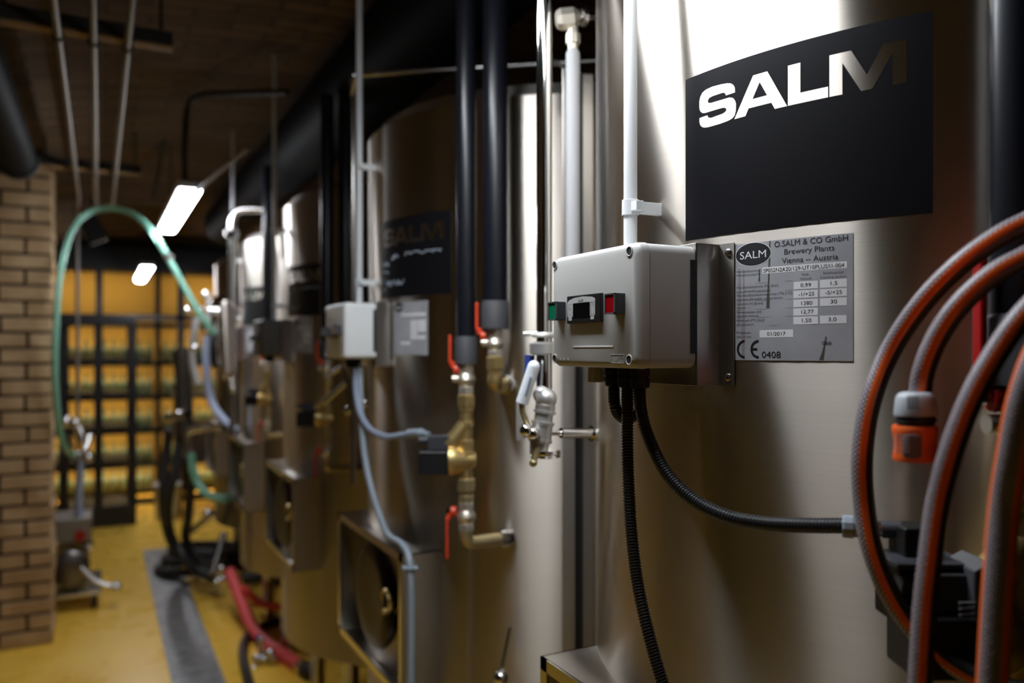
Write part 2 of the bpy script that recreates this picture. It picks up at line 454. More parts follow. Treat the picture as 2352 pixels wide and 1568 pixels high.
# ------------------------------------------------------------------ batten lamps over the aisle
def batten(y0, y1, z, label, x=.34, drop=True):
    t = thing('batten_lamp', label, 'ceiling lamp', (x, (y0+y1)/2, z), 'linear lamps hung above the aisle')
    MB().bb(x-.05, x+.05, y0, y1, z+.018, z+.05).build('housing', 'white_plastic', t, bevel=.006)
    mb = MB(); prof = [(-.042, .018), (-.038, .004), (-.026, -.006), (.026, -.006), (.038, .004), (.042, .018)]
    n = len(prof); vs = [V((x+a, yy, z+h)) for yy in (y0+.01, y1-.01) for a, h in prof]
    mb.add(vs, [(i, i+1, n+i+1, n+i) for i in range(n-1)] + [list(range(n))[::-1], list(range(n, 2*n))] + [(0, n, 2*n-1, n-1)])
    mb.build('diffuser', 'lamp_far' if y0 > 2 else 'lamp_white', t)
    for yy in (y0+.15, y1-.15):
        zt = VZ + VH*math.sqrt(max(0, 1-((x-VX)/VA)**2))
        MB().cyl((x, yy, z+.05), (x, yy, zt+.01), .003, n=8).build('suspension_wire', 'dark_steel', t)
    return t
batten(.53, 1.33, 2.06, 'bright white batten lamp directly above the nearest tank')
batten(3.53, 4.74, 2.10, 'largest glowing white batten lamp hanging in the aisle')
batten(6.75, 8.0, 2.08, 'second, smaller glowing batten lamp further down the aisle')

# ------------------------------------------------------------------ tanks
R_T = .52; TOP = 1.99; BOT = .38
def tc(k): return 1.111 + .015*k, .737 + 1.14*k
def on_tank(k, s, Z, off=0.):
    """point on shell of tank k: arc s metres towards the viewer from its aisle-most line"""
    cx, cy = tc(k); a = s/R_T
    return V((cx - (R_T+off)*math.cos(a), cy - (R_T+off)*math.sin(a), Z))
LET = {
 'S': [(48.1,1708.2),(60.1,1708.5),(60.4,1706.7),(62.1,1705.2),(65.0,1704.3),(80.8,1705.1),(84.4,1706.2),(85.8,1707.7),(85.6,1709.3),(84.0,1710.6),(80.8,1711.4),(56.6,1711.7),(52.5,1712.7),(49.2,1715.6),(47.9,1719.4),(47.9,1726.4),(49.4,1731.4),(52.5,1735.2),(57.6,1737.2),(66.5,1738.0),(78.9,1737.3),(87.2,1736.2),(91.7,1734.8),(95.2,1732.0),(96.8,1728.7),(97.1,1723.8),(85.2,1723.5),(84.4,1725.6),(83.1,1726.9),(80.3,1727.6),(67.5,1727.5),(62.6,1726.8),(60.6,1724.6),(60.6,1722.7),(62.1,1721.3),(65.0,1720.7),(79.8,1720.4),(89.9,1720.3),(94.4,1718.6),(97.2,1715.0),(98.3,1711.4),(98.1,1704.1),(96.6,1699.3),(93.5,1697.0),(88.1,1695.7),(77.0,1694.9),(61.6,1695.0),(55.6,1695.8),(52.0,1697.3),(49.2,1700.2),(48.1,1703.6)],
 'L': [(157.8,1695.5),(157.8,1735.7),(170.7,1735.7),(170.7,1705.8),(198.0,1705.8),(198.0,1695.5)],
 'M': [(199.3,1695.5),(199.3,1735.6),(219.4,1735.6),(233.5,1709.6),(248.1,1735.4),(267.5,1735.4),(267.5,1695.4),(255.8,1695.4),(255.8,1725.3),(238.3,1695.3),(228.4,1695.3),(211.4,1725.6),(211.4,1695.5)]}
A_PIECES = [[(96.1,1695.5),(119.1,1735.9),(126.7,1735.9),(126.7,1727.0),(113.7,1702.8),(109.9,1695.6)],
            [(126.7,1735.9),(135.4,1735.9),(157.0,1695.5),(143.7,1695.5),(139.9,1702.7),(126.7,1727.0)],
            [(113.7,1702.8),(118.4,1711.5),(135.0,1711.5),(139.9,1702.7)]]
def curved_sheet(k, s0, s1, z0, z1, o0, o1, n=24, nz=1):
    mb = MB()
    for i in range(n):
        a, c = s0+(s1-s0)*i/n, s0+(s1-s0)*(i+1)/n
        pass
    cols = [s0+(s1-s0)*i/n for i in range(n+1)]
    vs = [on_tank(k, s, z, o) for o in (o0, o1) for z in (z0, z1) for s in cols]; m_ = n+1
    fs = [(i, i+1, m_+i+1, m_+i) for i in range(n)] + [(2*m_+i, 3*m_+i, 3*m_+i+1, 2*m_+i+1) for i in range(n)]
    fs += [(i, 2*m_+i, 2*m_+i+1, i+1) for i in range(n)] + [(m_+i, m_+i+1, 3*m_+i+1, 3*m_+i) for i in range(n)]
    fs += [(0, m_, 3*m_, 2*m_), (n, 2*m_+n, 3*m_+n, m_+n)]
    mb.add(vs, fs); return mb
def tri(poly):
    """ear-clip through bmesh and split finely enough to bend round the shell"""
    bm = bmesh.new(); f = bm.faces.new([bm.verts.new((a, b_, 0)) for a, b_ in poly])
    bmesh.ops.triangulate(bm, faces=[f], ngon_method='EAR_CLIP')
    a0 = min(p[0] for p in poly); a1 = max(p[0] for p in poly); x = a0 + 6
    while x < a1:
        bmesh.ops.bisect_plane(bm, geom=bm.verts[:]+bm.edges[:]+bm.faces[:], plane_co=(x, 0, 0), plane_no=(1, 0, 0)); x += 6
    bm.verts.index_update(); vs = [v.co[:2] for v in bm.verts]; fs = [[v.index for v in f.verts] for f in bm.faces]; bm.free()
    return vs, fs
def letters(k, off):
    mb = MB()
    for poly in [LET['S'], LET['L'], LET['M']] + A_PIECES:
        vs, fs = tri(poly); mb.add([on_tank(k, a/1000, b_/1000, off) for a, b_ in vs], fs)
    return mb
PLATE = (.0976, .2213, 1.4400, 1.5620)
def plate_details(k, pl, full):
    ps, pt = PLATE[0], PLATE[3]
    fn = lambda u, v, off=.0008: on_tank(k, ps+u/1000, pt-v/1000, off)
    def T(txt, u, v, h, u1=None, mt='ink', bold=0., off=.00085):
        # cap height h mm, baseline v, left u; squeezed to end at u1
        size = h/.72
        wd = 1.0
        if u1:
            c = text_mesh(txt, size, lambda x, y: (x, y, 0)); wmax = max(p.x for p in c.v); wd = (u1-u)/wmax
        return text_mesh(txt, size, lambda x, y: fn(u+x, v-y, off), wd=wd, bold=bold)
    cells = [(32.5, 118.1, 26.7, 33.1), (66.3, 90.6, 43.6, 51.0), (92.7, 118, 43.1, 51.0), (66.2, 90.6, 52.4, 59.8), (92.7, 118, 52.2, 59.7),
             (66.1, 90.7, 61.3, 68.7), (92.7, 118, 61.1, 68.6), (66, 90.7, 70.1, 77.2), (66, 90.8, 78.4, 85.9), (92.7, 117.8, 78.1, 85.8), (29.2, 65.8, 90.9, 98.5)]
    for u0, u1, v0, v1 in cells:
        curved_sheet(k, ps+u0/1000, ps+u1/1000, pt-v1/1000, pt-v0/1000, .0006, .00073, n=6).build('value_field', 'white_label', pl, label='white value field' if full else None)
    # oval badge
    for (rx, ry, off, mt) in ((21.2, 12.6, .00074, 'white_label'), (20.5, 11.9, .00079, 'ink')):
        vs = [(21.3, 11.9)] + [(21.3+rx*math.cos(2*PI*i/40), 11.9+ry*math.sin(2*PI*i/40)) for i in range(40)]
        mb = MB(); mb.add([fn(u, v, off) for u, v in vs], [(0, 1+i, 1+(i+1) % 40) for i in range(40)])
        mb.build('oval_badge', mt, pl)
    T('SALM', 5.4, 16.1, 8.0, 36.6).build('badge_lettering', 'white_label', pl)
    if not full:
        return
    mb = MB()
    def J(o):
        i = len(mb.v); mb.v += o.v; mb.f += [[q+i for q in f] for f in o.f]
    J(T('O.SALM & CO GmbH', 45.5, 7.0, 5.9, 119)); J(T('Brewery Plants', 56, 15.2, 5.6, 106.5)); J(T('Vienna -- Austria', 54, 24.1, 5.6, 110))
    J(T('SP052N2A20/129-UT10PLUS/I1-004', 33.3, 32.0, 4.1, 115.6))
    for t_, u, v, u1 in (('0,99', 73.2, 49.0, 84), ('1,5', 101.5, 48.7, 109.3), ('-1/+25', 71.2, 57.9, 87), ('-5/+25', 97.5, 57.6, 113.5), ('1380', 73, 66.8, 85.2),
                      ('30', 102.3, 66.4, 109), ('12,77', 73, 75.4, 86.5), ('1,50', 73.5, 83.9, 84.4), ('3,0', 100.3, 83.6, 108.4), ('01/2017', 37.6, 96.7, 57.8)):
        J(T(t_, u, v, 3.9, u1))
    J(T('0408', 31.5, 119.3, 6.8, 52.6)); J(T('066', 94.6, 106.3, 3.6, 103.7))
    mb.build('main_lettering', 'ink', pl)
    mb = MB()
    for t_, u, v, u1 in (('Herstellnummer', 1.9, 29.9, 29.8), ('Manufacturing Nr.', 1.7, 33.7, 30.8), ('Tank', 73.8, 37.6, 81.8), ('Vessel', 72.6, 41.8, 84), ('K\u00fchlmantel', 95.6, 37.6, 115), ('Cooling Jacket', 92.7, 41.9, 117.6),
                      ('Max.Betriebsdruck (PS) [bar]', 1.6, 46.6, 49.9), ('max.allowable pressure', 1.6, 50.9, 41.5), ('Min.Max.Betriebstemperatur (TS) [\u00b0C]', 1.6, 55.1, 64.4), ('min/max.allowable temperature', 1.6, 59.3, 54.6),
                      ('Volumen (V) [Liter]', 1.6, 63.9, 33), ('volume', 1.6, 67.8, 13), ('Nennvolumen [hl]', 1.6, 72.7, 30.8), ('nominal volume', 1.6, 76.7, 28), ('Pr\u00fcfdruck (PT) [bar]', 1.4, 81.4, 34), ('test pressure', 1.3, 85.5, 22.5),
                      ('Pr\u00fcfdatum', 1.4, 94.2, 18.8), ('date of test', 1.4, 98.5, 20)):
        J(T(t_, u, v, 2.5, u1))
    mb.build('small_lettering', 'grey_ink', pl)
    mb = MB()
    for v, u1 in ((42.2, 65.5), (51.5, 65.5), (60.3, 65.5), (69.3, 65.5), (77.6, 65.5), (86.4, 90)):
        i = len(mb.v); mb.add([fn(1.6, v-.12), fn(u1/2, v-.12), fn(u1, v-.12), fn(u1, v+.12), fn(u1/2, v+.12), fn(1.6, v+.12)], [(0, 1, 4, 5), (1, 2, 3, 4)])
    mb.build('ruled_lines', 'grey_ink', pl)
    # CE mark
    mb = MB()
    for cu, tongue in ((11.6, False), (28.2, True)):
        n = 18; ro, ri = 9.7, 7.1
        pts = []
        for r_ in (ro, ri):
            pts += [(cu - r_*math.sin(PI*i/n), 110.5 - r_*math.cos(PI*i/n)) for i in range(n+1)]
        mb.add([fn(*p_) for p_ in pts], [(i, i+1, n+2+i, n+1+i) for i in range(n)])
        if tongue: mb.add([fn(cu-8.2, 109.3), fn(cu-1.6, 109.3), fn(cu-1.6, 111.8), fn(cu-8.2, 111.8)], [(0, 1, 2, 3)])
    mb.build('conformity_mark', 'ink', pl)
    for nm, pts, mt in (('drip_stain', [(40, 0), (41.6, 0), (41.3, 20), (40.2, 45), (40.6, 60), (40.4, 68.6), (36.6, 68.6), (37, 60), (38.4, 45), (39, 25)], 'drip_stain'),
                   ('drip_stain', [(28.6, 28), (30.2, 28), (29.7, 36), (30, 40), (29, 41.5), (27.6, 40), (28.2, 35)], 'drip_stain'),
                   ('drip_stain', [(98.0, 98), (99.4, 99), (97.4, 112), (96.3, 121.4), (91.6, 121.4), (94.5, 114), (96.5, 106)], 'drip_stain'),
                   ('drip_stain', [(3.5, 26), (7.2, 26), (7.0, 60), (5.6, 84), (3.4, 84), (2.6, 70), (4.0, 50)], 'drip_pale'),
                   ('drip_stain', [(9.0, 26), (11.4, 27), (11.6, 50), (12.2, 90), (11.6, 121), (8.4, 121), (7.4, 95), (9.6, 60)], 'drip_pale')):
        mb = MB(); mb.add([fn(u, v, .00067) for u, v in pts], [list(range(len(pts)))]); mb.build(nm, mt, pl)
TL = ['nearest and largest steel tank, with the brand panel and data plate in focus',
      'second steel tank down the row, behind the pair of black insulated pipes',
      'third steel tank down the row, dark, with a yellow glow at its foot',
      'fourth steel tank down the row, pale and lit at its top',
      'fifth steel tank, farthest of the row by the glass wall']
def make_tank(k):
    cx, cy = tc(k)
    t = thing('brewing_tank', TL[k], 'tank', (cx, cy, 0), 'row of brewing tanks')
    N = 128 if k < 2 else 72
    prof = [(0, R_T-.004), (.003, R_T), (TOP-BOT-.003, R_T), (TOP-BOT, R_T-.004)]
    MB().lathe((cx, cy, BOT), (cx, cy, TOP), prof, n=N).build('shell', 'tank_steel', t)
    MB().lathe((cx, cy, TOP), (cx, cy, 3), [(0, R_T-.012), (.03, R_T-.03), (.13, .1), (.16, .1)], n=64).build('top_cone', 'sheet_steel', t)
    MB().lathe((cx, cy, .22), (cx, cy, 1), [(0, .06), (.1, .3), (.16, R_T-.03)], n=64).build('bottom_cone', 'sheet_steel', t)
    for a in (35, 145, 215, 325):
        x, y = cx+.42*math.cos(math.radians(a)), cy+.42*math.sin(math.radians(a))
        mb = MB().cyl((x, y, .03), (x, y, BOT+.02), .03); mb.cyl((x, y, 0), (x, y, .03), .045)
        mb.build('leg', 'satin_steel', t)
    lp = curved_sheet(k, .0262, .2888, 1.574, 1.757, .0, .0003, n=30).build('brand_panel', 'black_vinyl', t, label='black rectangular brand panel')
    letters(k, .00045).build('brand_lettering', 'tank_steel', lp, label='steel-coloured SALM letters')
    if k > 0:   # chalk notes, illegible
        mb = MB()
        def squiggle(s0, s1, zc, h, n):
            P = [on_tank(k, s0+(s1-s0)*i/n, zc + random.uniform(-h, h), .0015) for i in range(n+1)]
            mb.tube(P, .0012, n=5)
        squiggle(.145, .262, 1.672, .004, 34); squiggle(.085, .118, 1.668, .007, 10); squiggle(.035, .072, 1.656, .007, 9)
        squiggle(.035, .07, 1.637, .006, 9); squiggle(.065, .14, 1.607, .007, 16); squiggle(.045, .06, 1.594, .003, 4)
        if k < 3: mb.build('chalk_notes', 'chalk', lp)
    pl = curved_sheet(k, PLATE[0], PLATE[1], PLATE[2], PLATE[3], 0, .00062, n=16).build('data_plate', 'plate_aluminium', t, label='grey metal data plate')
    plate_details(k, pl, k == 0)
    # square housing round the manway, open to the aisle
    xf = cx-.546; y0, y1 = cy-.25, cy+.258; z0, z1 = .69, 1.012; th = .003
    def surf(y): return cx - math.sqrt(R_T**2 - (y-cy)**2) + .01
    mb = MB()
    def plate_h(z):
        n = 16; ys = [y0+(y1-y0)*i/n for i in range(n+1)]
        vs = [V((xf, y, z+q)) for q in (0, th) for y in ys] + [V((surf(y), y, z+q)) for q in (0, th) for y in ys]; m_ = n+1
        fs = [(i, i+1, 2*m_+i+1, 2*m_+i) for i in range(n)] + [(m_+i, 3*m_+i, 3*m_+i+1, m_+i+1) for i in range(n)]
        fs += [(i, m_+i, m_+i+1, i+1) for i in range(n)] + [(0, 2*m_, 3*m_, m_), (n, m_+n, 3*m_+n, 2*m_+n)]
        mb.add(vs, fs)
    plate_h(z1-th); plate_h(z0)
    mb.bb(xf, surf(y0), y0, y0+th, z0, z1); mb.bb(xf, surf(y1), y1-th, y1, z0, z1)
    hb = mb.build('manway_housing', 'sheet_steel', t, label='sheet steel housing open towards the aisle')
    mb = MB()
    for a, b_, c, d_ in ((y0, y0+.018, z0, z1), (y1-.018, y1, z0, z1), (y0, y1, z1-.018, z1), (y0, y1, z0, z0+.018)): mb.bb(xf-.002, xf+.002, a, b_, c, d_)
    mb.build('flange', 'satin_steel', hb)
    ym, zm = cy+.02, .85
    mb = MB().lathe((surf(cy)-.004, ym, zm), (surf(cy)-.1, ym, zm), [(0, .13), (.012, .13), (.02, .118), (.02, .09), (.014, .0)], n=40)
    mb.build('manway_door', 'shaded_door_steel', t)
    mb = MB().torus((surf(cy)-.02, cy-.10, .87), (1, 0, .1), .022, .006); mb.cyl((surf(cy)-.03, cy-.1, .845), (surf(cy)+.01, cy-.1, .845), .008)
    mb.build('brass_latch', 'brass', t)
    return t
for k in range(5): make_tank(k)

# ------------------------------------------------------------------ control boxes
BL = ['grey control box with green and red buttons, in sharp focus on the nearest tank',
      'control box coloured as lamplit on the second tank, above the loop of grey cable',
      'control box coloured as in shade on the third tank under its black panel',
      'small control box coloured as in shade on the fourth tank, farthest one seen']
def make_box(k):
    EN = ('enclosure', 'enclosure_lit', 'enclosure_shaded', 'enclosure_shaded')[k]
    dx, dy = .015*k, 1.14*k
    xf, xs, xb = .487+dx, .502+dx, .5625+dx; y0, y1, z0, z1 = .659+dy, .834+dy, 1.431, 1.562
    t = thing('control_box', BL[k], 'control box', (xb, (y0+y1)/2, z0), 'control boxes on the tanks')
    fn = lambda a, b_, d_: V((d_, a, b_))
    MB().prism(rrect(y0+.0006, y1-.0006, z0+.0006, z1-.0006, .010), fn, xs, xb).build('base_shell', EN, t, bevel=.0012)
    MB().bb(xb-.0075, xb+.0006, y0-.0004, y0+.004, z0+.016, z1-.016).build('gap_shade_strip', 'soft_black', t)  # black strip painting the shade of the gap behind the box
    # lid with rolled front edge
    mb = MB(); ringn = None
    rings = [(xs-.0005, 0), (xs-.0085, .0004), (xf+.004, .0016), (xf+.0013, .0036), (xf, .0068)]
    pts = [rrect(y0+i_, y1-i_, z0+i_, z1-i_, .010) for _, i_ in rings]; n = len(pts[0])
    vs = [V((x_, a, b_)) for (x_, _), pp in zip(rings, pts) for a, b_ in pp]
    mb.add(vs, [(j*n+i, j*n+(i+1) % n, (j+1)*n+(i+1) % n, (j+1)*n+i) for j in range(len(rings)-1) for i in range(n)] + [list(range(n)), [(len(rings)-1)*n+i for i in range(n)]])
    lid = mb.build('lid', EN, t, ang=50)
    def P(Y, Z, x=None): return V((x if x is not None else xf, Y*1.0+dy, Z))
    if k < 2:
        for Y, Z in ((.6737, 1.5525), (.6743, 1.4404), (.8252, 1.5525), (.8252, 1.4404)):
            MB().torus(P(Y, Z), (1, 0, 0), .0048, .0009).build('screw_collar', EN, lid)
            mb = MB().lathe(P(Y, Z, xf+.002), P(Y, Z, xf-.01), [(0, .0046), (.0023, .0043)], n=20)
            sw = mb.build('screw_hole_shade', 'soft_black', lid)  # dark disc on the lid paints the shade inside the screw hole
    def button(Yc, Zc, m_, nm):
        fr = MB(); w_, h_ = .0093, .0108
        fr.bb(xf-.012, xf+.001, Yc+dy-w_, Yc+dy+w_, Zc-h_, Zc+h_)
        o = fr.build(nm, 'charcoal_plastic', t, bevel=.0006)
        mb = MB()
        for a, b_, c, d_ in ((-w_, -w_+.0014, -h_, h_), (w_-.0014, w_, -h_, h_), (-w_, w_, -h_, -h_+.0014), (-w_, w_, h_-.0014, h_)):
            mb.bb(xf-.0136, xf-.0118, Yc+dy+a, Yc+dy+b_, Zc+c, Zc+d_)
        mb.build('button_rim', 'knob_grey', o)
        MB().bb(xf-.0128, xf-.0118, Yc+dy-w_+.0014, Yc+dy+w_-.0014, Zc-h_+.0014, Zc+h_-.0014).build('lens', m_, o)
    button(.8093, 1.4965, 'green_lens', 'green_button'); button(.6907, 1.499, 'red_lens', 'red_button')
    # controller
    Y0, Y1, Z0, Z1 = .7215+dy, .7912+dy, 1.4809, 1.5130
    c = MB().bb(xf-.0042, xf+.001, Y0, Y1, Z0, Z1).build('temperature_controller', 'black_plastic', t, bevel=.0012)
    fx = xf-.0044
    fn2 = lambda a, b_, d_: V((d_, Y1-a/1000, Z1-b_/1000))
    # silver fascia: arch with two legs (coordinates in mm from upper left)
    arch = [(2, 24), (2, 8), (6, 5), (16, 3), (35, 2), (54, 3.6), (60, 5.5), (60, 24), (49.5, 24), (49.5, 9), (14, 9), (14, 24)]
    bm = bmesh.new(); f_ = bm.faces.new([bm.verts.new((a, b_, 0)) for a, b_ in arch]); bmesh.ops.triangulate(bm, faces=[f_], ngon_method='EAR_CLIP')
    bm.verts.index_update(); mb = MB(); mb.add([fn2(v.co.x, v.co.y, fx) for v in bm.verts], [[v.index for v in f.verts] for f in bm.faces]); bm.free()
    for u in (4.5, 50.8): mb.add([fn2(a, b_, fx-.00002) for a, b_ in ((u, 24), (u, 28.5), (u+7, 28.5), (u+7, 24))], [(0, 1, 2, 3)])
    mb.build('fascia', 'connector_grey' if k else 'pale_plastic', c)
    MB().bb(fx-.0001, fx+.0003, Y1-.0485, Y1-.0150, Z1-.0255, Z1-.0098).build('display', 'glossy_black', c)
    if k == 0:
        mb = MB()
        def J(o):
            i = len(mb.v); mb.v += o.v; mb.f += [[q+i for q in f] for f in o.f]
        J(text_mesh('SALM', 4.3, lambda x, y: fn2(25.5+x, 8.2-y, fx-.0001), bold=.05)); J(text_mesh('\u00b0C', 4.0, lambda x, y: fn2(52.2+x, 13.5-y, fx-.0001)))
        J(text_mesh('SET', 2.3, lambda x, y: fn2(52.0+x, 25.5-y, fx-.0001)))
        for u, v, w2, h2 in ((50.9, 9.2, 7, 13.5), (5, 10, 6, 12)):
            for a, b_, c_, d_ in ((u, v, w2, .3), (u, v+h2, w2, .3), (u, v, .3, h2), (u+w2, v, .3, h2)):
                mb.add([fn2(a, b_, fx-.0001), fn2(a+c_, b_, fx-.0001), fn2(a+c_, b_+d_, fx-.0001), fn2(a, b_+d_, fx-.0001)], [(0, 1, 2, 3)])
        J(text_mesh('*', 6.5, lambda x, y: fn2(6.0+x, 18.5-y, fx-.0001))); J(text_mesh('i', 3.6, lambda x, y: fn2(7.4+x, 27.5-y, fx-.0001)))
        mb.build('controller_lettering', 'ink', c)
        # moulded maker name in a frame, and ledge under the controller
        mb = MB()
        for a, b_, c_, d_ in ((.6822, .7070, 1.4455, 1.4459), (.6822, .7070, 1.4368, 1.4372), (.6822, .6826, 1.4368, 1.4459), (.7066, .7070, 1.4368, 1.4459)):
            mb.bb(xf-.0004, xf+.0004, a, b_, c_, d_)
        o2 = text_mesh('UNIVOLT', 1.0, lambda x, y: (x, y, 0)); wm = max(p.x for p in o2.v)
        o2 = text_mesh('UNIVOLT', 1.0, lambda x, y: V((xf-.0004, .7055-x/wm*.0225, 1.4388+y*.0075)))
        i = len(mb.v); mb.v += o2.v; mb.f += [[q+i for q in f] for f in o2.f]
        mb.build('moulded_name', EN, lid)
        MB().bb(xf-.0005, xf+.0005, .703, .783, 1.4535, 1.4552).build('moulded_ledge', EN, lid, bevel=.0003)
        mb = MB()
        for i, yy in enumerate((.812, .804, .795)): mb.cyl((xf-.0003, yy, 1.4400), (xf+.0003, yy, 1.4400), .0017, n=3 if i != 1 else 12)
        mb.build('moulded_symbols', EN, lid)
    # mounting bracket bent from sheet
    br_ = MB(); cx, cy = tc(k); zb0, zb1 = 1.4125, 1.5645
    yw = cy - R_T*math.sin(.0778/R_T)
    xw = cx - R_T*math.cos(.0778/R_T)
    br_.bb(xb+.0005, xb+.0025, yw, y1+.01, zb0, zb1)                      # plate behind the box
    br_.bb(xb+.0005, xw-.001, yw, yw+.002, zb0, zb1)                     # web
    br_.bb(xb+.0005, cx-R_T*.965, y1+.008, y1+.010, zb0, zb1)            # far web
    o = br_.build('bracket', 'sheet_steel', t, bevel=.0006, label='brushed steel mounting bracket')
    fl = curved_sheet(k, .0775, .0968, zb0, zb1, .0005, .0022, n=6).build('bracket_flange', 'sheet_steel', o)
    for Z in (1.5546, 1.4216):
        p_ = on_tank(k, .0898, Z, .002); q_ = on_tank(k, .0898, Z, .006)
        mb = MB().lathe(p_, q_, [(0, .0042), (.0012, .0040), (.0022, .0028), (.0024, .0)], n=20, caps=False); mb.build('rivet_screw', 'satin_steel', fl)
        MB().lathe(on_tank(k, .0898, Z, .0035), q_, [(0, .0016), (.0009, .0015)], n=6).build('screw_socket', 'ink', fl)
    # cable glands
    for i, (px, mt2) in enumerate(((1374, 'gland_beige'), (1410, 'black_plastic'), (1441, 'black_plastic'), (1469, 'black_plastic'))):
        g_ = WX(px, 860, .533); gx, gy = g_.x+dx, g_.y+dy
        if i == 0: gx -= .004
        mb = MB().lathe((gx, gy, z0+.003), (gx, gy, 1), [(0, .0115), (.012, .0115), (.012, .0100), (.015, .0100), (.015, .0118), (.0245, .0110), (.026, .008)] if i else [(0, .0095), (.009, .0095), (.009, .0105), (.021, .0105), (.022, .007)], n=8)
        mb.build('cable_gland', mt2 if i or 1 else mt2, t, ang=20)
    return t
for k in range(4): make_box(k)

# white upright conduits feeding the boxes
CL = ['white plastic conduit rising from the nearest control box', 'pale plastic conduit rising from the second control box',
      'pale plastic conduit rising from the third control box', 'pale conduit rising from the farthest control box']
for k in range(4):
    p_ = WX(1448, 540, .553); x, y = p_.x+.015*k, p_.y+1.14*k
    t = thing('conduit', CL[k], 'conduit', (x, y, 1.562), 'upright conduits')
    zt = VZ+VH*math.sqrt(1-((x-VX)/VA)**2)
    MB().cyl((x, y, 1.5625), (x, y, zt+.01), .0079).build('pipe', 'white_plastic', t)
    for zc in ((1.617, 1.90) if k else (1.617,)):
        a = WX(1448, 480, .553); mb = MB()
        cx, cy = tc(k); d_ = (V((cx, cy, 0))-V((x, y, 0))); L = d_.length-R_T; d_.normalize(); sd = V((d_.y, -d_.x, 0))
        mb.lathe((x, y, zc-.009), (x, y, zc+.009), [(0, .0088), (0, .0100), (.018, .0100), (.018, .0088)], n=24, caps=False)
        mb.box(V((x, y, zc))+d_*(L/2+.004)+sd*.004, (L-.004, .007, .014), (d_, sd, V((0, 0, 1))))
        mb.box(V((x, y, zc))+sd*.014, (.010, .012, .011), (d_, sd, V((0, 0, 1))))
        mb.build('pipe_clip', 'white_plastic', t, bevel=.0006)

# ------------------------------------------------------------------ corrugated conduits of the nearest box
def ridged(L): return .0067 + (.0011 if (L/.0033) % 1 < .5 else -.0002)
def ridge_tube(pts, r=.0067, pitch=.0033):
    P = spline(pts, .0008); out = []; acc = 0
    # resample at quarter pitch
    step = pitch/4; res = [P[0]]; need = step
    for a, b_ in zip(P, P[1:]):
        d_ = (b_-a).length; pos = 0
        while d_-pos >= need:
            pos += need; res.append(a.lerp(b_, pos/d_)); need = step
        need -= d_-pos
    cnt = [0]; pat = [r, r-.0011, r-.0011, r]
    mb = MB(); e1 = None; vs = []; n = 18
    for i, p_ in enumerate(res):
        t_ = (res[min(i+1, len(res)-1)]-res[max(i-1, 0)]).normalized()
        if e1 is None: e1, e2 = frame(t_)
        else: e1 = (e1-t_*e1.dot(t_)).normalized(); e2 = t_.cross(e1)
        vs += [p_+(e1*math.cos(2*PI*q/n)+e2*math.sin(2*PI*q/n))*pat[i % 4] for q in range(n)]
    m_ = len(res); mb.add(vs, [(i*n+q, i*n+(q+1) % n, (i+1)*n+(q+1) % n, (i+1)*n+q) for i in range(m_-1) for q in range(n)] + [list(range(n))[::-1], [(m_-1)*n+q for q in range(n)]])
    return mb
def corr(pts, label, r):
    P = [W(*p) for p in pts]
    o = ridge_tube(P, r).build('corrugated_conduit', 'conduit_black', org=P[0], ang=80)
    return tag(o, label, 'cable conduit', 'ribbed conduits under the nearest control box')
zg = lambda px: WX(px, 860, .533)
def dep(v): return v.x*SP + v.y*CP
corr([(1441, 893, dep(zg(1441))), (1441, 950, .895), (1441, 1030, .893), (1444, 1120, .89), (1450, 1220, .885), (1463, 1330, .88), (1486, 1440, .87), (1522, 1568, .86), (1560, 1680, .85), (1600, 1850, .845), (1640, 2200, .84), (1670, 2900, .84), (1690, 3850, .84)],
     'black ribbed conduit hanging straight down from the nearest control box', .0071)
corr([(1469, 893, dep(zg(1469))), (1472, 940, .868), (1490, 1005, .855), (1530, 1085, .83), (1590, 1145, .80), (1665, 1184, .765), (1750, 1201, .735), (1840, 1206, .705), (1940, 1207, .675)],
     'black ribbed conduit curving right from the nearest control box to the valve actuator', .0068)
corr([(1410, 893, dep(zg(1410))), (1411, 925, .913), (1420, 950, .918), (1440, 962, .925), (1465, 950, .93)],
     'short black ribbed conduit looping behind the straight one', .0068)

# ------------------------------------------------------------------ black insulated cooling pipes with valves
Zv = V((0, 0, 1)); LAT = V((-CP, SP, 0)); TOW = V((-SP, -CP, 0))
def lever(base, up, tip_h, parent, m_='orange_red'):
    """red lever: pivot ring, short arm outwards, grip"""
    L_ = LAT; s = 1 if up else -1
    mb = MB().cyl(base+L_*.004, base+L_*.016, .0105)
    P = [base+L_*.012, base+L_*.017+Zv*s*.006, base+L_*.021+Zv*s*.016]
    mb.tube(spline(P, .004), .0062, n=10)
    mb.box(base+L_*.023+Zv*s*(.012+tip_h/2), (.006, .013, tip_h), (L_, TOW, Zv))
    o = mb.build('lever_handle', m_, parent, bevel=.0022, label='red lever handle')
    MB().cyl(base+L_*.016, base+L_*.024, .0055, n=6).build('lever_nut', 'chrome', o)
def hexring(mb, x, y, z0, z1, r): mb.lathe((x, y, z0), (x, y, z0+1), [(0, r*.93), (.002, r), (z1-z0-.002, r), (z1-z0, r*.93)], n=6)
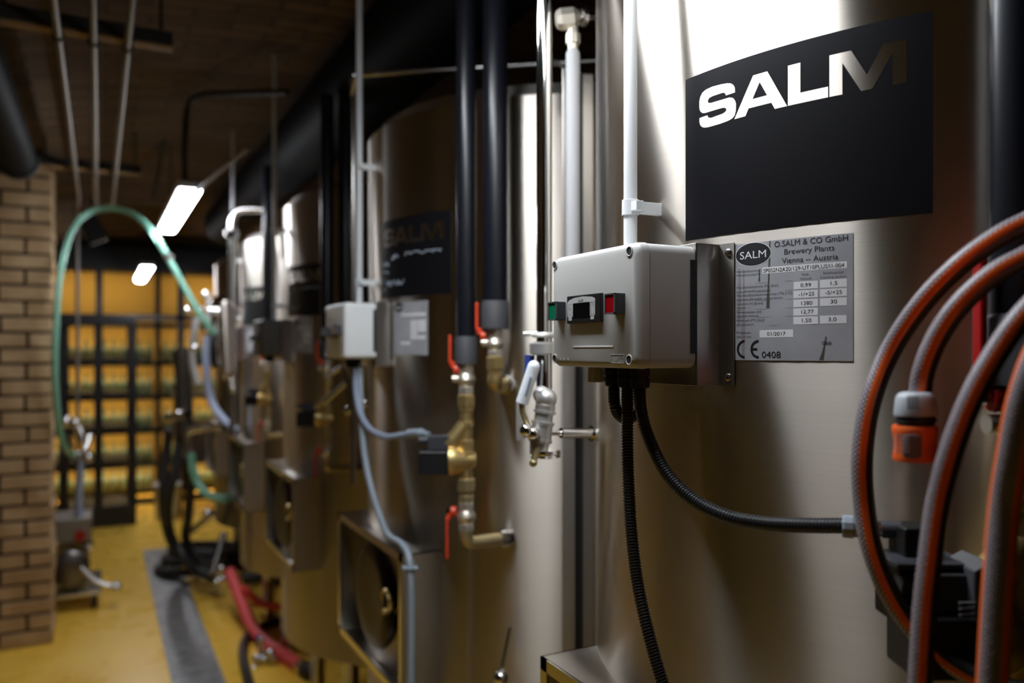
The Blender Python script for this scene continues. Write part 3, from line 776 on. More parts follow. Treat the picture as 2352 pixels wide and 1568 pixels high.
def pipe_A(k, x, y, ri, label, top=2.3):
    t = thing('insulated_pipe', label, 'pipe', (x, y, 1.05), 'black insulated cooling pipes')
    cx, cy = tc(k)
    lean = V((-.012, .0, 0))
    MB().tube([V((x, y, 1.472)), V((x, y, 1.8)), V((x, y, 2.1)), V((x, y, top))], ri, n=28).build('insulation', 'black_foam', t)
    MB().lathe((x, y, 1.423), (x, y, 3), [(0, ri+.001), (0, ri+.003), (.052, ri+.003), (.056, ri)], n=28).build('end_sleeve', 'sleeve_rubber', t)
    vb = MB(); hexring(vb, x, y, 1.405, 1.424, .0165); vb.lathe((x, y, 1.376), (x, y, 3), [(0, .012), (.006, .0165), (.015, .019), (.024, .0165), (.03, .012)]); hexring(vb, x, y, 1.36, 1.377, .0165)
    vb.cyl(V((x, y, 1.392)), V((x, y, 1.392))+LAT*.028, .008)
    v1 = vb.build('ball_valve', 'nickel', t, ang=25)
    lever(V((x, y, 1.392))+LAT*.010+Zv*.02, True, .058 if k else .10, v1, 'orange_red' if k else 'shaded_red')
    fb = MB(); hexring(fb, x, y, 1.335, 1.36, .019); fb.cyl((x, y, 1.30), (x, y, 1.336), .0135); hexring(fb, x, y, 1.325, 1.34, .017)
    hexring(fb, x, y, 1.292, 1.306, .016)
    fb.cyl(V((x, y, 1.30)), V((x, y, 1.262))+LAT*.03*.9+Zv*.004, .0145, .0165); c_ = V((x, y, 1.268))+LAT*.026
    fb.cyl(c_, c_+LAT*.010-Zv*.012, .018, n=6)
    fb.cyl((x, y, 1.18), (x, y, 1.30), .0125); hexring(fb, x, y, 1.245, 1.268, .0165)
    fb.build('strainer', 'brass', t, ang=25)
    sv = MB(); hexring(sv, x, y, 1.213, 1.245, .018)
    sv.lathe(V((x, y, 1.226)), V((x, y, 1.226))+LAT, [(-.02, .014), (0, .020), (.016, .030), (.026, .033), (.034, .033), (.036, .02)], n=24)
    vv = sv.build('solenoid_body', 'brass', t, ang=25)
    ac = MB().box(V((x, y, 1.222))+LAT*.066, (.060, .050, .048), (LAT, TOW, Zv)); a_ = ac.build('solenoid_coil', 'black_plastic', t, bevel=.003, label='black solenoid coil')
    cp = MB().box(V((x, y, 1.262))+LAT*.055, (.045, .030, .030), (LAT, TOW, Zv)); cp.cyl(V((x, y, 1.266))+LAT*.077, V((x, y, 1.266))+LAT*.098, .008)
    cp.build('coil_plug', 'charcoal_plastic', a_, bevel=.002)
    lb = MB(); hexring(lb, x, y, 1.162, 1.188, .0195); lb.cyl((x, y, 1.135), (x, y, 1.165), .014); hexring(lb, x, y, 1.14, 1.154, .0165)
    lb.build('union', 'aged_brass', t, ang=25)
    lv = MB(); hexring(lv, x, y, 1.125, 1.14, .0165); lv.lathe((x, y, 1.095), (x, y, 3), [(0, .012), (.006, .0165), (.015, .019), (.024, .0165), (.03, .012)]); hexring(lv, x, y, 1.08, 1.096, .0165)
    l1 = lv.build('ball_valve', 'nickel', t, ang=25); lever(V((x, y, 1.112))+LAT*.016+Zv*.008, False, .085, l1)
    sx = cx-math.sqrt(max(.01, R_T**2-(y-cy)**2))
    eb = MB().tube(spline([V((x, y, 1.085)), V((x, y, 1.068)), V((x+.006, y, 1.058)), V((x+.02, y, 1.055)), V((sx-.02, y, 1.055))], .004), .0135, n=16)
    eb.build('elbow', 'aged_brass', t)
    MB().lathe((sx-.026, y, 1.055), (sx+.03, y, 1.055), [(0, .014), (.002, .018), (.012, .018), (.03, .014)]).build('tank_socket', 'satin_steel', t)
    return t
def pipe_B(k, x, y, ri, label, top=2.3):
    t = thing('insulated_pipe', label, 'pipe', (x, y, 1.37), 'black insulated cooling pipes')
    cx, cy = tc(k)
    MB().tube([V((x, y, 1.542)), V((x, y, 1.8)), V((x, y, 2.1)), V((x, y, top))], ri, n=28).build('insulation', 'black_foam', t)
    MB().lathe((x, y, 1.494), (x, y, 3), [(0, ri+.001), (0, ri+.003), (.052, ri+.003), (.056, ri)], n=28).build('end_sleeve', 'sleeve_rubber', t)
    vb = MB(); hexring(vb, x, y, 1.478, 1.495, .016); vb.lathe((x, y, 1.45), (x, y, 3), [(0, .012), (.006, .0165), (.014, .0185), (.022, .0165), (.028, .012)]); hexring(vb, x, y, 1.438, 1.451, .016)
    vb.cyl(V((x, y, 1.466)), V((x, y, 1.466))+LAT*.028, .008)
    v1 = vb.build('ball_valve', 'nickel', t, ang=25); lever(V((x, y, 1.466))+LAT*.014+Zv*.014, True, .055, v1)
    fb = MB(); hexring(fb, x, y, 1.412, 1.438, .0195); hexring(fb, x, y, 1.398, 1.412, .0165)
    d_ = V((cx-x, cy-y, 0)); L = d_.length-R_T; d_.normalize(); p_ = V((x, y, 1.40))
    fb.tube(spline([p_, p_-Zv*.012, p_-Zv*.018+d_*.006, p_-Zv*.02+d_*.016, p_-Zv*.02+d_*(L-.015)], .004), .0155, n=16)
    fb.build('brass_elbow', 'brass', t, ang=25)
    MB().lathe(p_-Zv*.02+d_*(L-.024), p_-Zv*.02+d_*(L+.03), [(0, .015), (.002, .02), (.012, .02), (.03, .015)]).build('tank_socket', 'satin_steel', t)
    return t
pipe_A(0, .648, .373, .0225, 'black insulated pipe at the right edge of the picture, behind the orange hoses')
pipe_A(1, .671, 1.495, .0205, 'black insulated pipe before the second tank with the long brass valve train')
pipe_B(1, .711, 1.441, .0255, 'black insulated pipe before the second tank ending high at a short brass elbow')
pipe_A(2, .678, 2.64, .022, 'black insulated pipe before the third tank with two red levers')
pipe_B(2, .726, 2.585, .025, 'black insulated pipe before the third tank with a short brass elbow')
pipe_A(3, .693, 3.78, .022, 'dim black insulated pipe before the fourth tank with a valve train')

# actuator on the nearest pipe, fed by the ribbed conduit
t = thing('valve_actuator', 'black electric valve actuator behind the orange hoses, fed by the ribbed conduit', 'actuator', W(2120, 1420, .62))
ax = (-LAT, TOW, Zv)
o = MB().box(W(2116, 1350, .655), (.058, .045, .050), ax).build('actuator_body', 'black_plastic', t, bevel=.003)
MB().box(W(2112, 1282, .645), (.060, .050, .004), ax).build('body_cover', 'charcoal_plastic', o, bevel=.001)
MB().box(W(2092, 1243, .655), (.024, .03, .028), ax).build('plug', 'black_plastic', t, bevel=.002)
mb = MB().cyl(W(2025, 1215, .665), W(2070, 1216, .66), .0072); mb.build('plug_stub', 'charcoal_plastic', t)
mb = MB().cyl(W(1962, 1210, .670), W(2028, 1214, .665), .0066); mb.build('adapter', 'satin_steel', t)
a, b_ = W(1934, 1208, .674), W(1968, 1210, .670)
mb = MB().lathe(a, b_, [(0, .0088), (.0015, .0098), (.0085, .0098), (.0095, .0088), (.012, .0088)], n=12); mb.build('conduit_nut', 'hose_grey', t, ang=15)
kn = MB(); c_ = W(2236, 1365, .625)
kn.prism([(-.011, -.028), (.011, -.030), (.012, .022), (.002, .031), (-.011, .024)], lambda a, b_, d_: c_ - LAT*a + Zv*b_ + TOW*d_, -.02, .02)
kb = kn.build('hand_knob', 'knob_grey', t, bevel=.002)
mb = MB()
for i in range(3): mb.box(W(2222, 1385+i*14, .602), (.012, .003, .0018), ax)
mb.build('grip_ribs', 'knob_grey', kb)

# ------------------------------------------------------------------ garden hose coil
HZ = 'striped_hose'
t = thing('garden_hose', 'coiled orange and grey striped garden hose hanging at the right edge', 'hose', W(2300, 1500, .55))
REF = TOW
mb = MB()
def strand(pts, r, ph):
    mb.tube(spline([W(*p) for p in pts], .006), r, n=28, ref=REF, phase=ph, uv=True)
strand([(2560, 450, .57), (2450, 472, .57), (2352, 514, .575), (2285, 549, .58), (2200, 612, .59), (2115, 700, .61), (2045, 806, .63), (2000, 920, .63), (1981, 1040, .63), (1984, 1150, .63), (2003, 1260, .625), (2045, 1365, .62),
        (2100, 1445, .615), (2165, 1510, .61), (2240, 1552, .60), (2352, 1590, .58), (2500, 1600, .57)], .0081, -.01)
strand([(2560, 520, .55), (2450, 550, .55), (2352, 592, .555), (2275, 635, .56), (2200, 705, .57), (2150, 780, .58), (2122, 850, .585), (2113, 905, .59), (2108, 940, .59)], .0078, -.01)
strand([(2560, 560, .54), (2440, 640, .53), (2352, 722, .53), (2295, 800, .535), (2238, 900, .54), (2190, 1020, .545), (2155, 1150, .55), (2137, 1280, .55), (2124, 1400, .55), (2114, 1568, .55), (2110, 1700, .55), (2125, 1850, .55), (2210, 1960, .55), (2330, 1970, .545), (2460, 1880, .54), (2560, 1700, .53), (2620, 1400, .52)], .0078, -.01)
strand([(2600, 600, .48), (2470, 700, .48), (2395, 800, .485), (2350, 920, .49), (2323, 1060, .495), (2306, 1180, .50), (2292, 1360, .50), (2280, 1568, .50), (2275, 1720, .50), (2300, 1900, .50), (2400, 2010, .50), (2530, 1980, .495), (2640, 1800, .49), (2700, 1500, .485)], .0092, .09)
mb.build('hose', HZ, t, ang=80)
# quick connector on the second strand
a = W(2102, 898, .585); ln = V((0, 0, -1))
def CN(p0, p1): return W(2102, p0, .585), W(2104, p1, .585)
q = CN(900, 955); mb = MB().lathe(q[0], q[1], [(0, .0095), (.001, .0115), (.004, .0135), (.0155, .0150), (.017, .0148)], n=24)
cn = mb.build('hose_connector', 'connector_grey', t, label='grey and orange quick connector')
q = CN(950, 978); mb = MB().lathe(q[0], q[1], [(0, .0125), (.0035, .0125), (.0035, .014), (.006, .014), (.006, .0125), (.009, .0125)], n=24); mb.build('connector_collar', 'soft_black', cn)
q = CN(976, 1056); mb = MB().lathe(q[0], q[1], [(0, .0150), (.002, .0160), (.006, .0155), (.012, .0145), (.018, .0148), (.024, .0160), (.0257, .0155)], n=24); ob = mb.build('connector_body', 'orange_plastic', cn)
mb = MB().prism(rrect(-.008, .005, -.010, .007, .003), lambda a_, b_, d_: W(2077, 1015, .585)-LAT*a_+Zv*b_+TOW*d_, .0125, .0162); g_ = mb.build('grip_insert', 'knob_grey', cn, bevel=.001)
mb = MB()
for i in range(5): mb.box(W(2072, 1000+i*9, .5675), (.010, .0012, .0012), ax)
mb.build('grip_ribs', 'connector_grey', g_)
mb = MB()
for i in range(4): mb.box(W(2086+i*7, 925, .5695), (.0008, .0012, .010), ax)
mb.build('cap_ribs', 'charcoal_plastic', cn)

# ------------------------------------------------------------------ stainless riser with sampling valve
ZR = 1.2
t = thing('steel_riser', 'polished steel riser with white-handled sampling valve left of the near control box', 'pipe', W(1250, 1000, ZR))
p0, p1 = W(1250, 960, ZR), W(1250, 500, ZR); p1.z = 2.52; p0.x = p1.x; p0.y = p1.y
MB().cyl(p0, p1, .0120, n=32).build('riser_tube', 'chrome', t)
def RZ(py): return EYE-(py-805)/F*ZR
mb = MB()
mb.lathe((p0.x, p0.y, RZ(775)), (p0.x, p0.y, 3), [(0, .016), (.004, .021), (.008, .016)])
mb.lathe((p0.x, p0.y, RZ(815)), (p0.x, p0.y, 3), [(0, .015), (.002, .0225), (.017, .0225), (.020, .014)])
mb.cyl(W(1202, 767, ZR), W(1250, 765, ZR), .004)
mb.build('clamp_union', 'cast_steel', t)
hn = MB()
a, b_ = W(1199, 925, 1.17), W(1226, 842, 1.165)
hn.cyl(a, b_, .0092); hn.ball(b_, .0092); h1_ = hn.build('valve_handle', 'handle_white', t, label='white sleeved lever handle')
mb = MB().tube([W(1208, 905, 1.1595), W(1219, 865, 1.1555)], .0018, n=6); mb.build('blue_marking', 'hose_blue', h1_)
mb = MB().tube(spline([W(1215, 880, 1.21), W(1216, 845, 1.21), W(1217, 815, 1.21)], .01), .0075); mb.build('second_handle', 'blue_paint', t, label='blue handle behind the white one')
mb = MB().tube(spline([W(1199, 925, 1.17), W(1200, 945, 1.17), W(1209, 968, 1.172), W(1214, 990, 1.175)], .004), .0045, n=8); mb.build('handle_stem', 'aged_brass', t)
mb = MB()
mb.tube(spline([W(1240, 905, ZR-.01), W(1250, 908, ZR-.02), W(1256, 918, ZR-.022), W(1253, 940, ZR-.022)], .004), lambda L: .0125, n=20)
mb.ball(W(1254, 916, ZR-.022), .0165)
a, b_ = W(1253, 930, ZR-.022), W(1236, 1040, ZR-.022)
mb.lathe(a, b_, [(0, .0150), (.008, .0148), (.008, .0165), (.012, .0165), (.012, .0135), (.024, .0140), (.024, .0172), (.029, .0172), (.029, .0155), (.050, .0165), (.050, .0180), (.055, .0180), (.055, .0150), (.072, .0130)], n=28)
mb.build('valve_body', 'cast_steel', t)
mb = MB().cyl(W(1207, 990, 1.155), W(1240, 992, 1.178), .009); mb.ball(W(1208, 988, 1.152), .0095); mb.ball(W(1224, 995, 1.158), .010)
mb.build('valve_spindle', 'chrome', t)
mb = MB().lathe(W(1252, 1050, 1.185), W(1252, 900, 1.185), [(0, .021), (.001, .0235), (.004, .022), (.007, .0235), (.011, .022), (.012, .012)]); mb.build('outlet_flange', 'chrome', t)
mb = MB().cyl(W(1232, 1030, 1.165), W(1226, 1062, 1.16), .0045); mb.ball(W(1225, 1063, 1.16), .006); mb.build('drain_screw', 'aged_brass', t)
a, b_ = W(1262, 994, 1.19), W(1366, 995, 1.222)
mb = MB().cyl(a, W(1290, 994, 1.197), .004); mb.cyl(W(1288, 994, 1.196), b_, .0078); mb.lathe(W(1358, 995, 1.219), W(1366, 995, 1.222), [(0, .009), (0, .0125), (.0035, .0125)])
mb.build('standoff_rod', 'chrome', t)
mb = MB().box(W(1196, 965, 1.26), (.014, .004, .062), ax); mb.build('back_plate', 'sheet_steel', t)

# grey foam-clad hose hanging from brass-coloured valve
t = thing('grey_clad_pipe', 'grey foam-clad pipe hanging from a steel valve beside the tall riser', 'pipe', W(1316, 700, 1.33))
ZG = 1.33
a = W(1316, 700, ZG); b_ = W(1316, 112, ZG)
MB().lathe((a.x, a.y, 1.47), (a.x, a.y, b_.z), [(0, .0115), (b_.z-1.47-.008, .0118), (b_.z-1.47-.002, .009), (b_.z-1.47, .007)]).build('foam_cladding', 'grey_foam', t)
mb = MB().lathe((a.x, a.y, b_.z-.004), (a.x, a.y, 3), [(0, .008), (.012, .009), (.012, .0125), (.028, .0125), (.03, .009), (.045, .008)], n=8); mb.build('hose_nut', 'nickel', t, ang=20)
c0, c1 = W(1276, 46, ZG), W(1330, 40, ZG)
mb = MB().lathe(c0, c1, [(0, .010), (.003, .016), (.009, .019), (.030, .019), (.037, .014), (.04, .010)], n=8); mb.build('valve_body', 'nickel', t, ang=20)
mb = MB().lathe(W(1328, 40, ZG), W(1372, 38, ZG+.02), [(0, .006), (.005, .006), (.006, .013), (.012, .015), (.014, .006), (.045, .006)]); mb.build('wing_nut', 'satin_steel', t)

# folded steel trunking between the first two tanks
t = thing('steel_trunking', 'upright folded steel trunking in the gap between the first two tanks', 'trunking', (.80, 1.273, 0))
zt = 1.98
for (pa, pb, zz) in ((1291, 1321, 1.50), (1331, 1363, 1.53)):
    a, b_ = W(pa, 800, zz), W(pb, 800, zz); c_ = (a+b_)/2; wd = (b_-a).length
    MB().box((c_.x, c_.y, zt/2), (wd, .012, zt), (-LAT, TOW, Zv)).build('trunking_section', 'sheet_steel', t, bevel=.002)
a, b_ = W(1320, 800, 1.525), W(1333, 800, 1.525); c_ = (a+b_)/2
MB().box((c_.x, c_.y, zt/2), ((b_-a).length+.01, .006, zt), (-LAT, TOW, Zv)).build('backing_strip', 'soft_black', t)

# thin steel pipe over the second tank
P = [W(811, 900, 2.09)]; q = W(811, 190, 2.09); P[0].x, P[0].y = q.x, q.y; P[0].z = 1.1
o = MB().tube(spline([P[0], V((q.x, q.y, 2.09)), V((q.x, q.y, 2.12)), W(820, 176, 2.02), W(835, 172, 2.02), W(1100, 155, 1.97), W(1250, 146, 1.95), W(1420, 137, 1.94)], .02), .0070, n=12).build('thin_steel_pipe', 'satin_steel', org=P[0])
tag(o, 'thin steel pipe rising beside the second tank and bending over its top', 'pipe')
o = MB().tube(spline([W(1255, 150, 1.90), W(1275, 140, 1.90), W(1290, 152, 1.9), W(1300, 158, 1.9)], .01), .0045, n=8).build('pipe_hook', 'dark_steel', org=W(1275, 140, 1.9))
tag(o, 'small dark hooked rod behind the top of the grey clad pipe', 'rod')

# cables of the second tank's box
o = MB().tube(spline([W(817, 838, 1.90), W(818, 900, 1.89), W(828, 950, 1.87), W(850, 985, 1.84), W(885, 1003, 1.80), W(920, 1000, 1.76), W(950, 995, 1.72)], .015), .0073, n=12).build('cable', 'hose_blue', org=W(817, 845, 1.9))
tag(o, 'pale grey cable looping right from the second control box to the brass valve train', 'cable', 'cables under the second control box')
mb = MB().cyl(W(940, 996, 1.73), W(968, 994, 1.69), .0098); mb.cyl(W(966, 994, 1.69), W(984, 998, 1.67), .007)
o2 = mb.build('cable_nut', 'hose_grey', o, org=W(817, 845, 1.9))
o = MB().tube(spline([W(826, 838, 1.90), W(830, 960, 1.88), W(838, 1050, 1.86), W(855, 1130, 1.83), W(878, 1200, 1.80), W(895, 1232, 1.74), W(922, 1248, 1.68), W(938, 1275, 1.64), W(943, 1320, 1.63), W(945, 1420, 1.63), W(944, 1568, 1.63), W(944, 1700, 1.63), W(946, 2000, 1.63), W(950, 2360, 1.63)], .02), .0075, n=12).build('cable', 'hose_grey', org=W(826, 845, 1.9))
tag(o, 'blue-grey cable falling from the second control box over the manway housing', 'cable', 'cables under the second control box')
mb = MB().torus(W(941, 1303, 1.63), (0, 0, 1), .010, .002); mb.ball(W(929, 1305, 1.62), .006); mb.ball(W(954, 1305, 1.62), .006); mb.build('cable_tie', 'hose_grey', o, org=W(826, 845, 1.9))
# steel levers left of the second box
t = thing('lever_valve', 'steel lever valve slanting below the second control box', 'valve', W(790, 920, 2.22))
mb = MB().cyl(W(802, 942, 2.2), W(846, 925, 2.14), .010); mb.ball(W(802, 942, 2.2), .013); mb.build('valve_body', 'satin_steel', t)
MB().cyl(W(760, 860, 2.25), W(786, 842, 2.2), .0066).build('short_lever', 'satin_steel', t)
MB().cyl(W(745, 925, 2.25), W(797, 878, 2.2), .0088).build('long_lever', 'satin_steel', t)
MB().tube(spline([W(786, 842, 2.2), W(800, 875, 2.2), W(802, 942, 2.2)], .02), .007).build('spindle', 'dull_steel', t)

# ------------------------------------------------------------------ overhead services
def zv(x): return VZ+VH*math.sqrt(max(0, 1-((x-VX)/VA)**2))
o = MB().lathe((.83, 6.2, 2.38), (.83, -2.9, 2.38), [(0, .10), (.0, .138), (.02, .145), (9.07, .145), (9.09, .138)], n=36)
o = o.build('overhead_duct', 'duct_black', org=(.83, 1, 2.38)); tag(o, 'thick black duct running above the row of tanks', 'duct')
t = thing('duct_run', 'slimmer black duct along the top left, ending above the brick pillar', 'duct', (-.30, 2, 2.25))
MB().cyl((-.30, -2.9, 2.25), (-.30, 3.95, 2.25), .072, n=28).build('duct_tube', 'duct_black', t)
MB().lathe((-.30, 3.9, 2.25), (-.30, 4.1, 2.25), [(0, .074), (.0, .08), (.05, .08), (.06, .07)]).build('end_cap', 'soft_black', t)
PX = ((-.096, 'left'), (-.011, 'middle'), (.074, 'right'))
for i, (x, nm) in enumerate(PX):
    y1 = 4.35
    if i == 0:
        pts = spline([(x, -2.5, 2.3), (x, 0, 2.3), (x, 4.2, 2.3), (x, 4.5, 2.3), (x, 5.0, 2.3), (x-.01, 5.25, 2.28), (x-.01, 5.3, 2.2), (x-.01, 5.3, 1.9), (x-.01, 5.3, .45)], .05)
    else: pts = [V((x, -2.5, 2.3)), V((x, 1, 2.3)), V((x, y1+.4, 2.3)), V((x, y1+.9, 2.3))]
    o = MB().tube(pts, .0105, n=12).build('ceiling_pipe', 'dull_steel', org=(x, 2.4, 2.3))
    tag(o, {'left': 'leftmost of the three thin ceiling pipes, bending down to the pump trolley', 'middle': 'middle one of the three thin pipes under the vault', 'right': 'rightmost of the three thin pipes under the vault'}[nm], 'pipe', 'thin pipes under the vault')
for y, lb in ((2.48, 'nearer dark strut with tan underside carrying the three thin pipes'), (4.32, 'farther thin strut carrying the three ceiling pipes')):
    t = thing('support_strut', lb, 'strut', (-.2, y, 2.3), 'struts under the ceiling pipes')
    MB().bb(-.62, .19, y-.02, y+.02, 2.318, 2.358).build('channel', 'soft_black', t)
    MB().bb(-.62, .19, y-.021, y+.021, 2.311, 2.318).build('channel_lip', 'wood', t)
    for x, _ in PX: MB().torus((x, y, 2.3), (0, 1, 0), .013, .003).build('pipe_clip', 'dark_steel', t)
    for x in (-.22, .16): MB().cyl((x, y, 2.358), (x, y, zv(x)+.01), .005, n=8).build('hanger_rod', 'dark_steel', t)
# black cables under the vault leading to the lamp
def cab(pts, r, lb):
    P = [W(*p) for p in pts]; o = MB().tube(spline(P, .03), r, n=8).build('ceiling_cable', 'soft_black', org=P[0]); tag(o, lb, 'cable', 'black cables under the vault')
cab([(425, 432, 3.35), (424, 330, 3.3), (432, 245, 3.3), (460, 219, 3.2), (550, 214, 3.0), (660, 212, 2.8)], .012, 'black cable rising from the glowing lamp and turning right')
cab([(352, 455, 4.6), (372, 350, 4.2), (395, 262, 3.9), (408, 243, 3.8), (430, 242, 3.6)], .013, 'black cable slanting down left of the glowing lamp')
o = MB().tube([W(440, 450, 3.3), W(500, 395, 3.0), W(570, 340, 2.7)], .008, n=8).build('ceiling_rod', 'dull_steel', org=W(500, 395, 3.0)); tag(o, 'pale rod running from the glowing lamp up to the black duct', 'rod')
o = MB().tube(spline([W(245, 462, 5.0), W(310, 464, 5.0), W(390, 468, 5.0)], .1), .011, n=8).build('ceiling_rod', 'dull_steel', org=W(310, 464, 5.0)); tag(o, 'horizontal steel rod left of the glowing lamp', 'rod')
sp = thing('ceiling_speaker', 'small black speaker tilted behind the green hose arch', 'speaker', W(212, 525, 5.5))
c_ = W(212, 525, 5.5); r_ = Matrix.Rotation(math.radians(-25), 3, 'Y'); axs = tuple(r_ @ v for v in (V((1, 0, 0)), V((0, 1, 0)), V((0, 0, 1))))
MB().box(c_, (.12, .14, .20), axs).build('cabinet', 'soft_black', sp, bevel=.008)
MB().box(c_-V((0, .07, 0)), (.10, .006, .17), axs).build('grille', 'black_iron', sp)
MB().bb(c_.x-.01, c_.x+.01, c_.y-.01, c_.y+.01, c_.z+.08, zv(c_.x)+.01).build('mount', 'black_iron', sp)

# ------------------------------------------------------------------ green hose arch
P = [W(*p) for p in ((172, 1046, 4.2), (160, 1040, 4.15), (142, 1010, 4.0), (130, 930, 3.9), (126, 830, 3.85), (130, 720, 3.85), (140, 620, 3.9), (165, 530, 4.0), (205, 487, 4.1), (250, 478, 4.1), (300, 488, 4.05), (345, 525, 4.0), (385, 590, 3.95), (425, 662, 3.95), (462, 725, 3.95), (498, 772, 4.0))]
t = thing('green_hose', 'translucent green hose arching from the brick pillar over to the tanks', 'hose', P[0])
MB().tube(spline(P, .03), .0150, n=16).build('hose', 'green_hose', t)
for i in (-1, -4): MB().lathe(P[i]-V((.0, 0, .015)), P[i]+V((.01, 0, .02)), [(0, .02), (.0, .024), (.03, .024), (.03, .02)]).build('hose_clamp', 'satin_steel', t)
MB().tube(spline([W(205, 1000, 4.35), W(196, 1030, 4.3), W(183, 1045, 4.25), W(170, 1046, 4.2)], .02), .018).build('hose_tail', 'satin_steel', t)

# pump trolley behind the pillar
t = thing('pump_trolley', 'steel pump trolley standing behind the brick pillar', 'trolley', (-.11, 5.3, 0))
cxp, cyp = -.11, 5.3
MB().bb(cxp-.19, cxp+.13, cyp-.28, cyp+.22, .085, .105).build('base_plate', 'satin_steel', t, bevel=.004)
for sx, sy in ((-.15, -.22), (.09, -.22), (-.15, .17), (.09, .17)):
    o = MB().cyl((cxp+sx-.014, cyp+sy, .042), (cxp+sx+.014, cyp+sy, .042), .042).build('wheel', 'soft_black', t)
    MB().bb(cxp+sx-.02, cxp+sx+.02, cyp+sy-.012, cyp+sy+.012, .06, .09).build('wheel_fork', 'satin_steel', o)
MB().cyl((cxp-.03, cyp-.2, .23), (cxp-.03, cyp+.12, .23), .10).build('motor', 'dark_steel', t)
MB().lathe((cxp-.03, cyp-.27, .23), (cxp-.03, 9, .23), [(0, .05), (.01, .085), (.06, .085), (.07, .1)]).build('pump_head', 'dark_steel', t)
MB().bb(cxp-.14, cxp+.08, cyp-.15, cyp+.12, .36, .50).build('switch_box', 'dull_steel', t, bevel=.01)
MB().cyl((cxp+.02, cyp-.16, .40), (cxp+.02, cyp-.17, .40), .03).build('switch_knob', 'red_lens', t)
mb = MB().tube(spline([(cxp+.02, cyp-.25, .25), (cxp+.10, cyp-.28, .16), (cxp+.19, cyp-.3, .12)], .02), .016); mb.ball((cxp+.20, cyp-.3, .12), .03); mb.build('outlet', 'cast_steel', t)
mb = MB()
for px, py, r_ in ((150, 968, .035), (172, 972, .03), (203, 1050, .03), (175, 990, .02)): mb.ball(W(px, py, 4.6), r_)
mb.cyl(W(140, 965, 4.6), W(185, 975, 4.6), .018); mb.cyl(W(180, 975, 4.6), W(204, 1050, 4.6), .018); mb.cyl(W(160, 1000, 4.6), W(165, 1060, 4.6), .016)
mb.build('valve_cluster', 'chrome', t)
MB().tube(spline([W(190, 1040, 4.6), W(184, 1110, 4.6), W(183, 1180, 4.6), W(192, 1240, 4.6), W(202, 1248, 4.6)], .03), .017).build('suction_hose', 'hose_blue', t)
MB().ball(W(203, 1250, 4.6), .028).build('hose_coupling', 'chrome', t)

# ------------------------------------------------------------------ brewhouse fittings at the end of the tank row
t = thing('bent_pipe', 'bright steel pipe bent into an arch left of the fourth tank', 'pipe', W(535, 860, 3.7))
P = [W(533, 860, 3.7), W(534, 700, 3.7), W(534, 560, 3.7), W(535, 505, 3.7), W(545, 484, 3.7), W(565, 480, 3.7), W(600, 480, 3.7), W(612, 486, 3.7), W(616, 510, 3.7), W(616, 570, 3.7)]
MB().tube(spline(P, .02), .019).build('tube', 'satin_steel', t)
MB().lathe(W(533, 545, 3.7), W(533, 400, 3.7), [(0, .024), (.0, .032), (.03, .032), (.03, .024)]).build('tube_clamp', 'chrome', t)
t = thing('round_manway', 'round steel manway door with a bright rim left of the tank row', 'manway', W(500, 780, 4.3))
c_ = W(512, 765, 4.25)
MB().lathe(c_, c_+V((-1, -.25, 0)), [(-.14, .10), (0, .19), (.02, .20), (.03, .2), (.05, .17), (.06, .0)], n=40).build('door', 'chrome', t)
mb = MB().cyl(W(478, 683, 4.1), W(478, 760, 4.1), .014); mb.ball(W(473, 677, 4.1), .022); mb.cyl(W(480, 714, 4.1), W(520, 716, 4.1), .02); mb.build('clamp_handle', 'cast_steel', t)
mb = MB()
for px, py, r_ in ((430, 713, .022), (457, 710, .022), (447, 800, .024)): MB().ball(W(px, py, 4.2), r_).build('door_knob', 'chrome', t)
mb = MB().tube(spline([W(452, 730, 4.2), W(443, 790, 4.2), W(444, 840, 4.2), W(456, 882, 4.2)], .02), .020); mb.build('handle_arc', 'cast_steel', t)
MB().cyl(W(420, 800, 4.7), W(425, 1000, 4.7), .05).build('neck', 'dark_steel', t)
o = MB().tube(spline([W(474, 770, 4.0), W(474, 840, 4.0), W(484, 915, 4.0), W(510, 960, 3.95), W(545, 990, 3.9)], .02), .0195).build('feed_hose', 'hose_blue', org=W(474, 770, 4)); tag(o, 'lavender grey hose curving down right of the round manway', 'hose')
o = MB().tube(spline([W(440, 1040, 4.4), W(442, 1075, 4.4), W(455, 1110, 4.4), W(480, 1138, 4.35), W(520, 1146, 4.3)], .02), .022).build('green_hose', 'green_hose', org=W(440, 1040, 4.4)); tag(o, 'short lower length of green hose curving to the foot of the tanks', 'hose')
t = thing('pipe_manifold', 'shiny steel pipe manifold above the hanging black hoses', 'manifold', W(450, 990, 4.5))
mb = MB().tube(spline([W(432, 1050, 4.5), W(432, 1000, 4.5), W(442, 988, 4.5), W(470, 984, 4.5), W(515, 982, 4.45)], .02), .022)
mb.cyl(W(380, 962, 4.7), W(430, 952, 4.6), .02); mb.ball(W(388, 960, 4.7), .03); mb.ball(W(410, 950, 4.65), .03)
mb.build('manifold_pipe', 'chrome', t)
for i, (px, py) in enumerate(((430, 1040), (488, 985), (512, 982))): MB().lathe(W(px, py+7, 4.5), W(px, py-50, 4.5), [(0, .022), (0, .033), (.03, .033), (.03, .022)]).build('pipe_clamp', 'chrome', t)
hz = (((388, 985, 4.8), (380, 1060, 4.8), (375, 1130, 4.8), (382, 1210, 4.9), (405, 1262, 5.0), (450, 1272, 5.2)),
      ((415, 975, 4.7), (408, 1050, 4.7), (392, 1120, 4.7), (385, 1180, 4.8), (398, 1240, 5.0), (440, 1300, 4.8), (490, 1330, 4.7)),
      ((432, 1050, 4.6), (436, 1120, 4.7), (432, 1190, 4.8), (428, 1240, 5.0), (470, 1310, 4.85), (500, 1345, 4.75)))
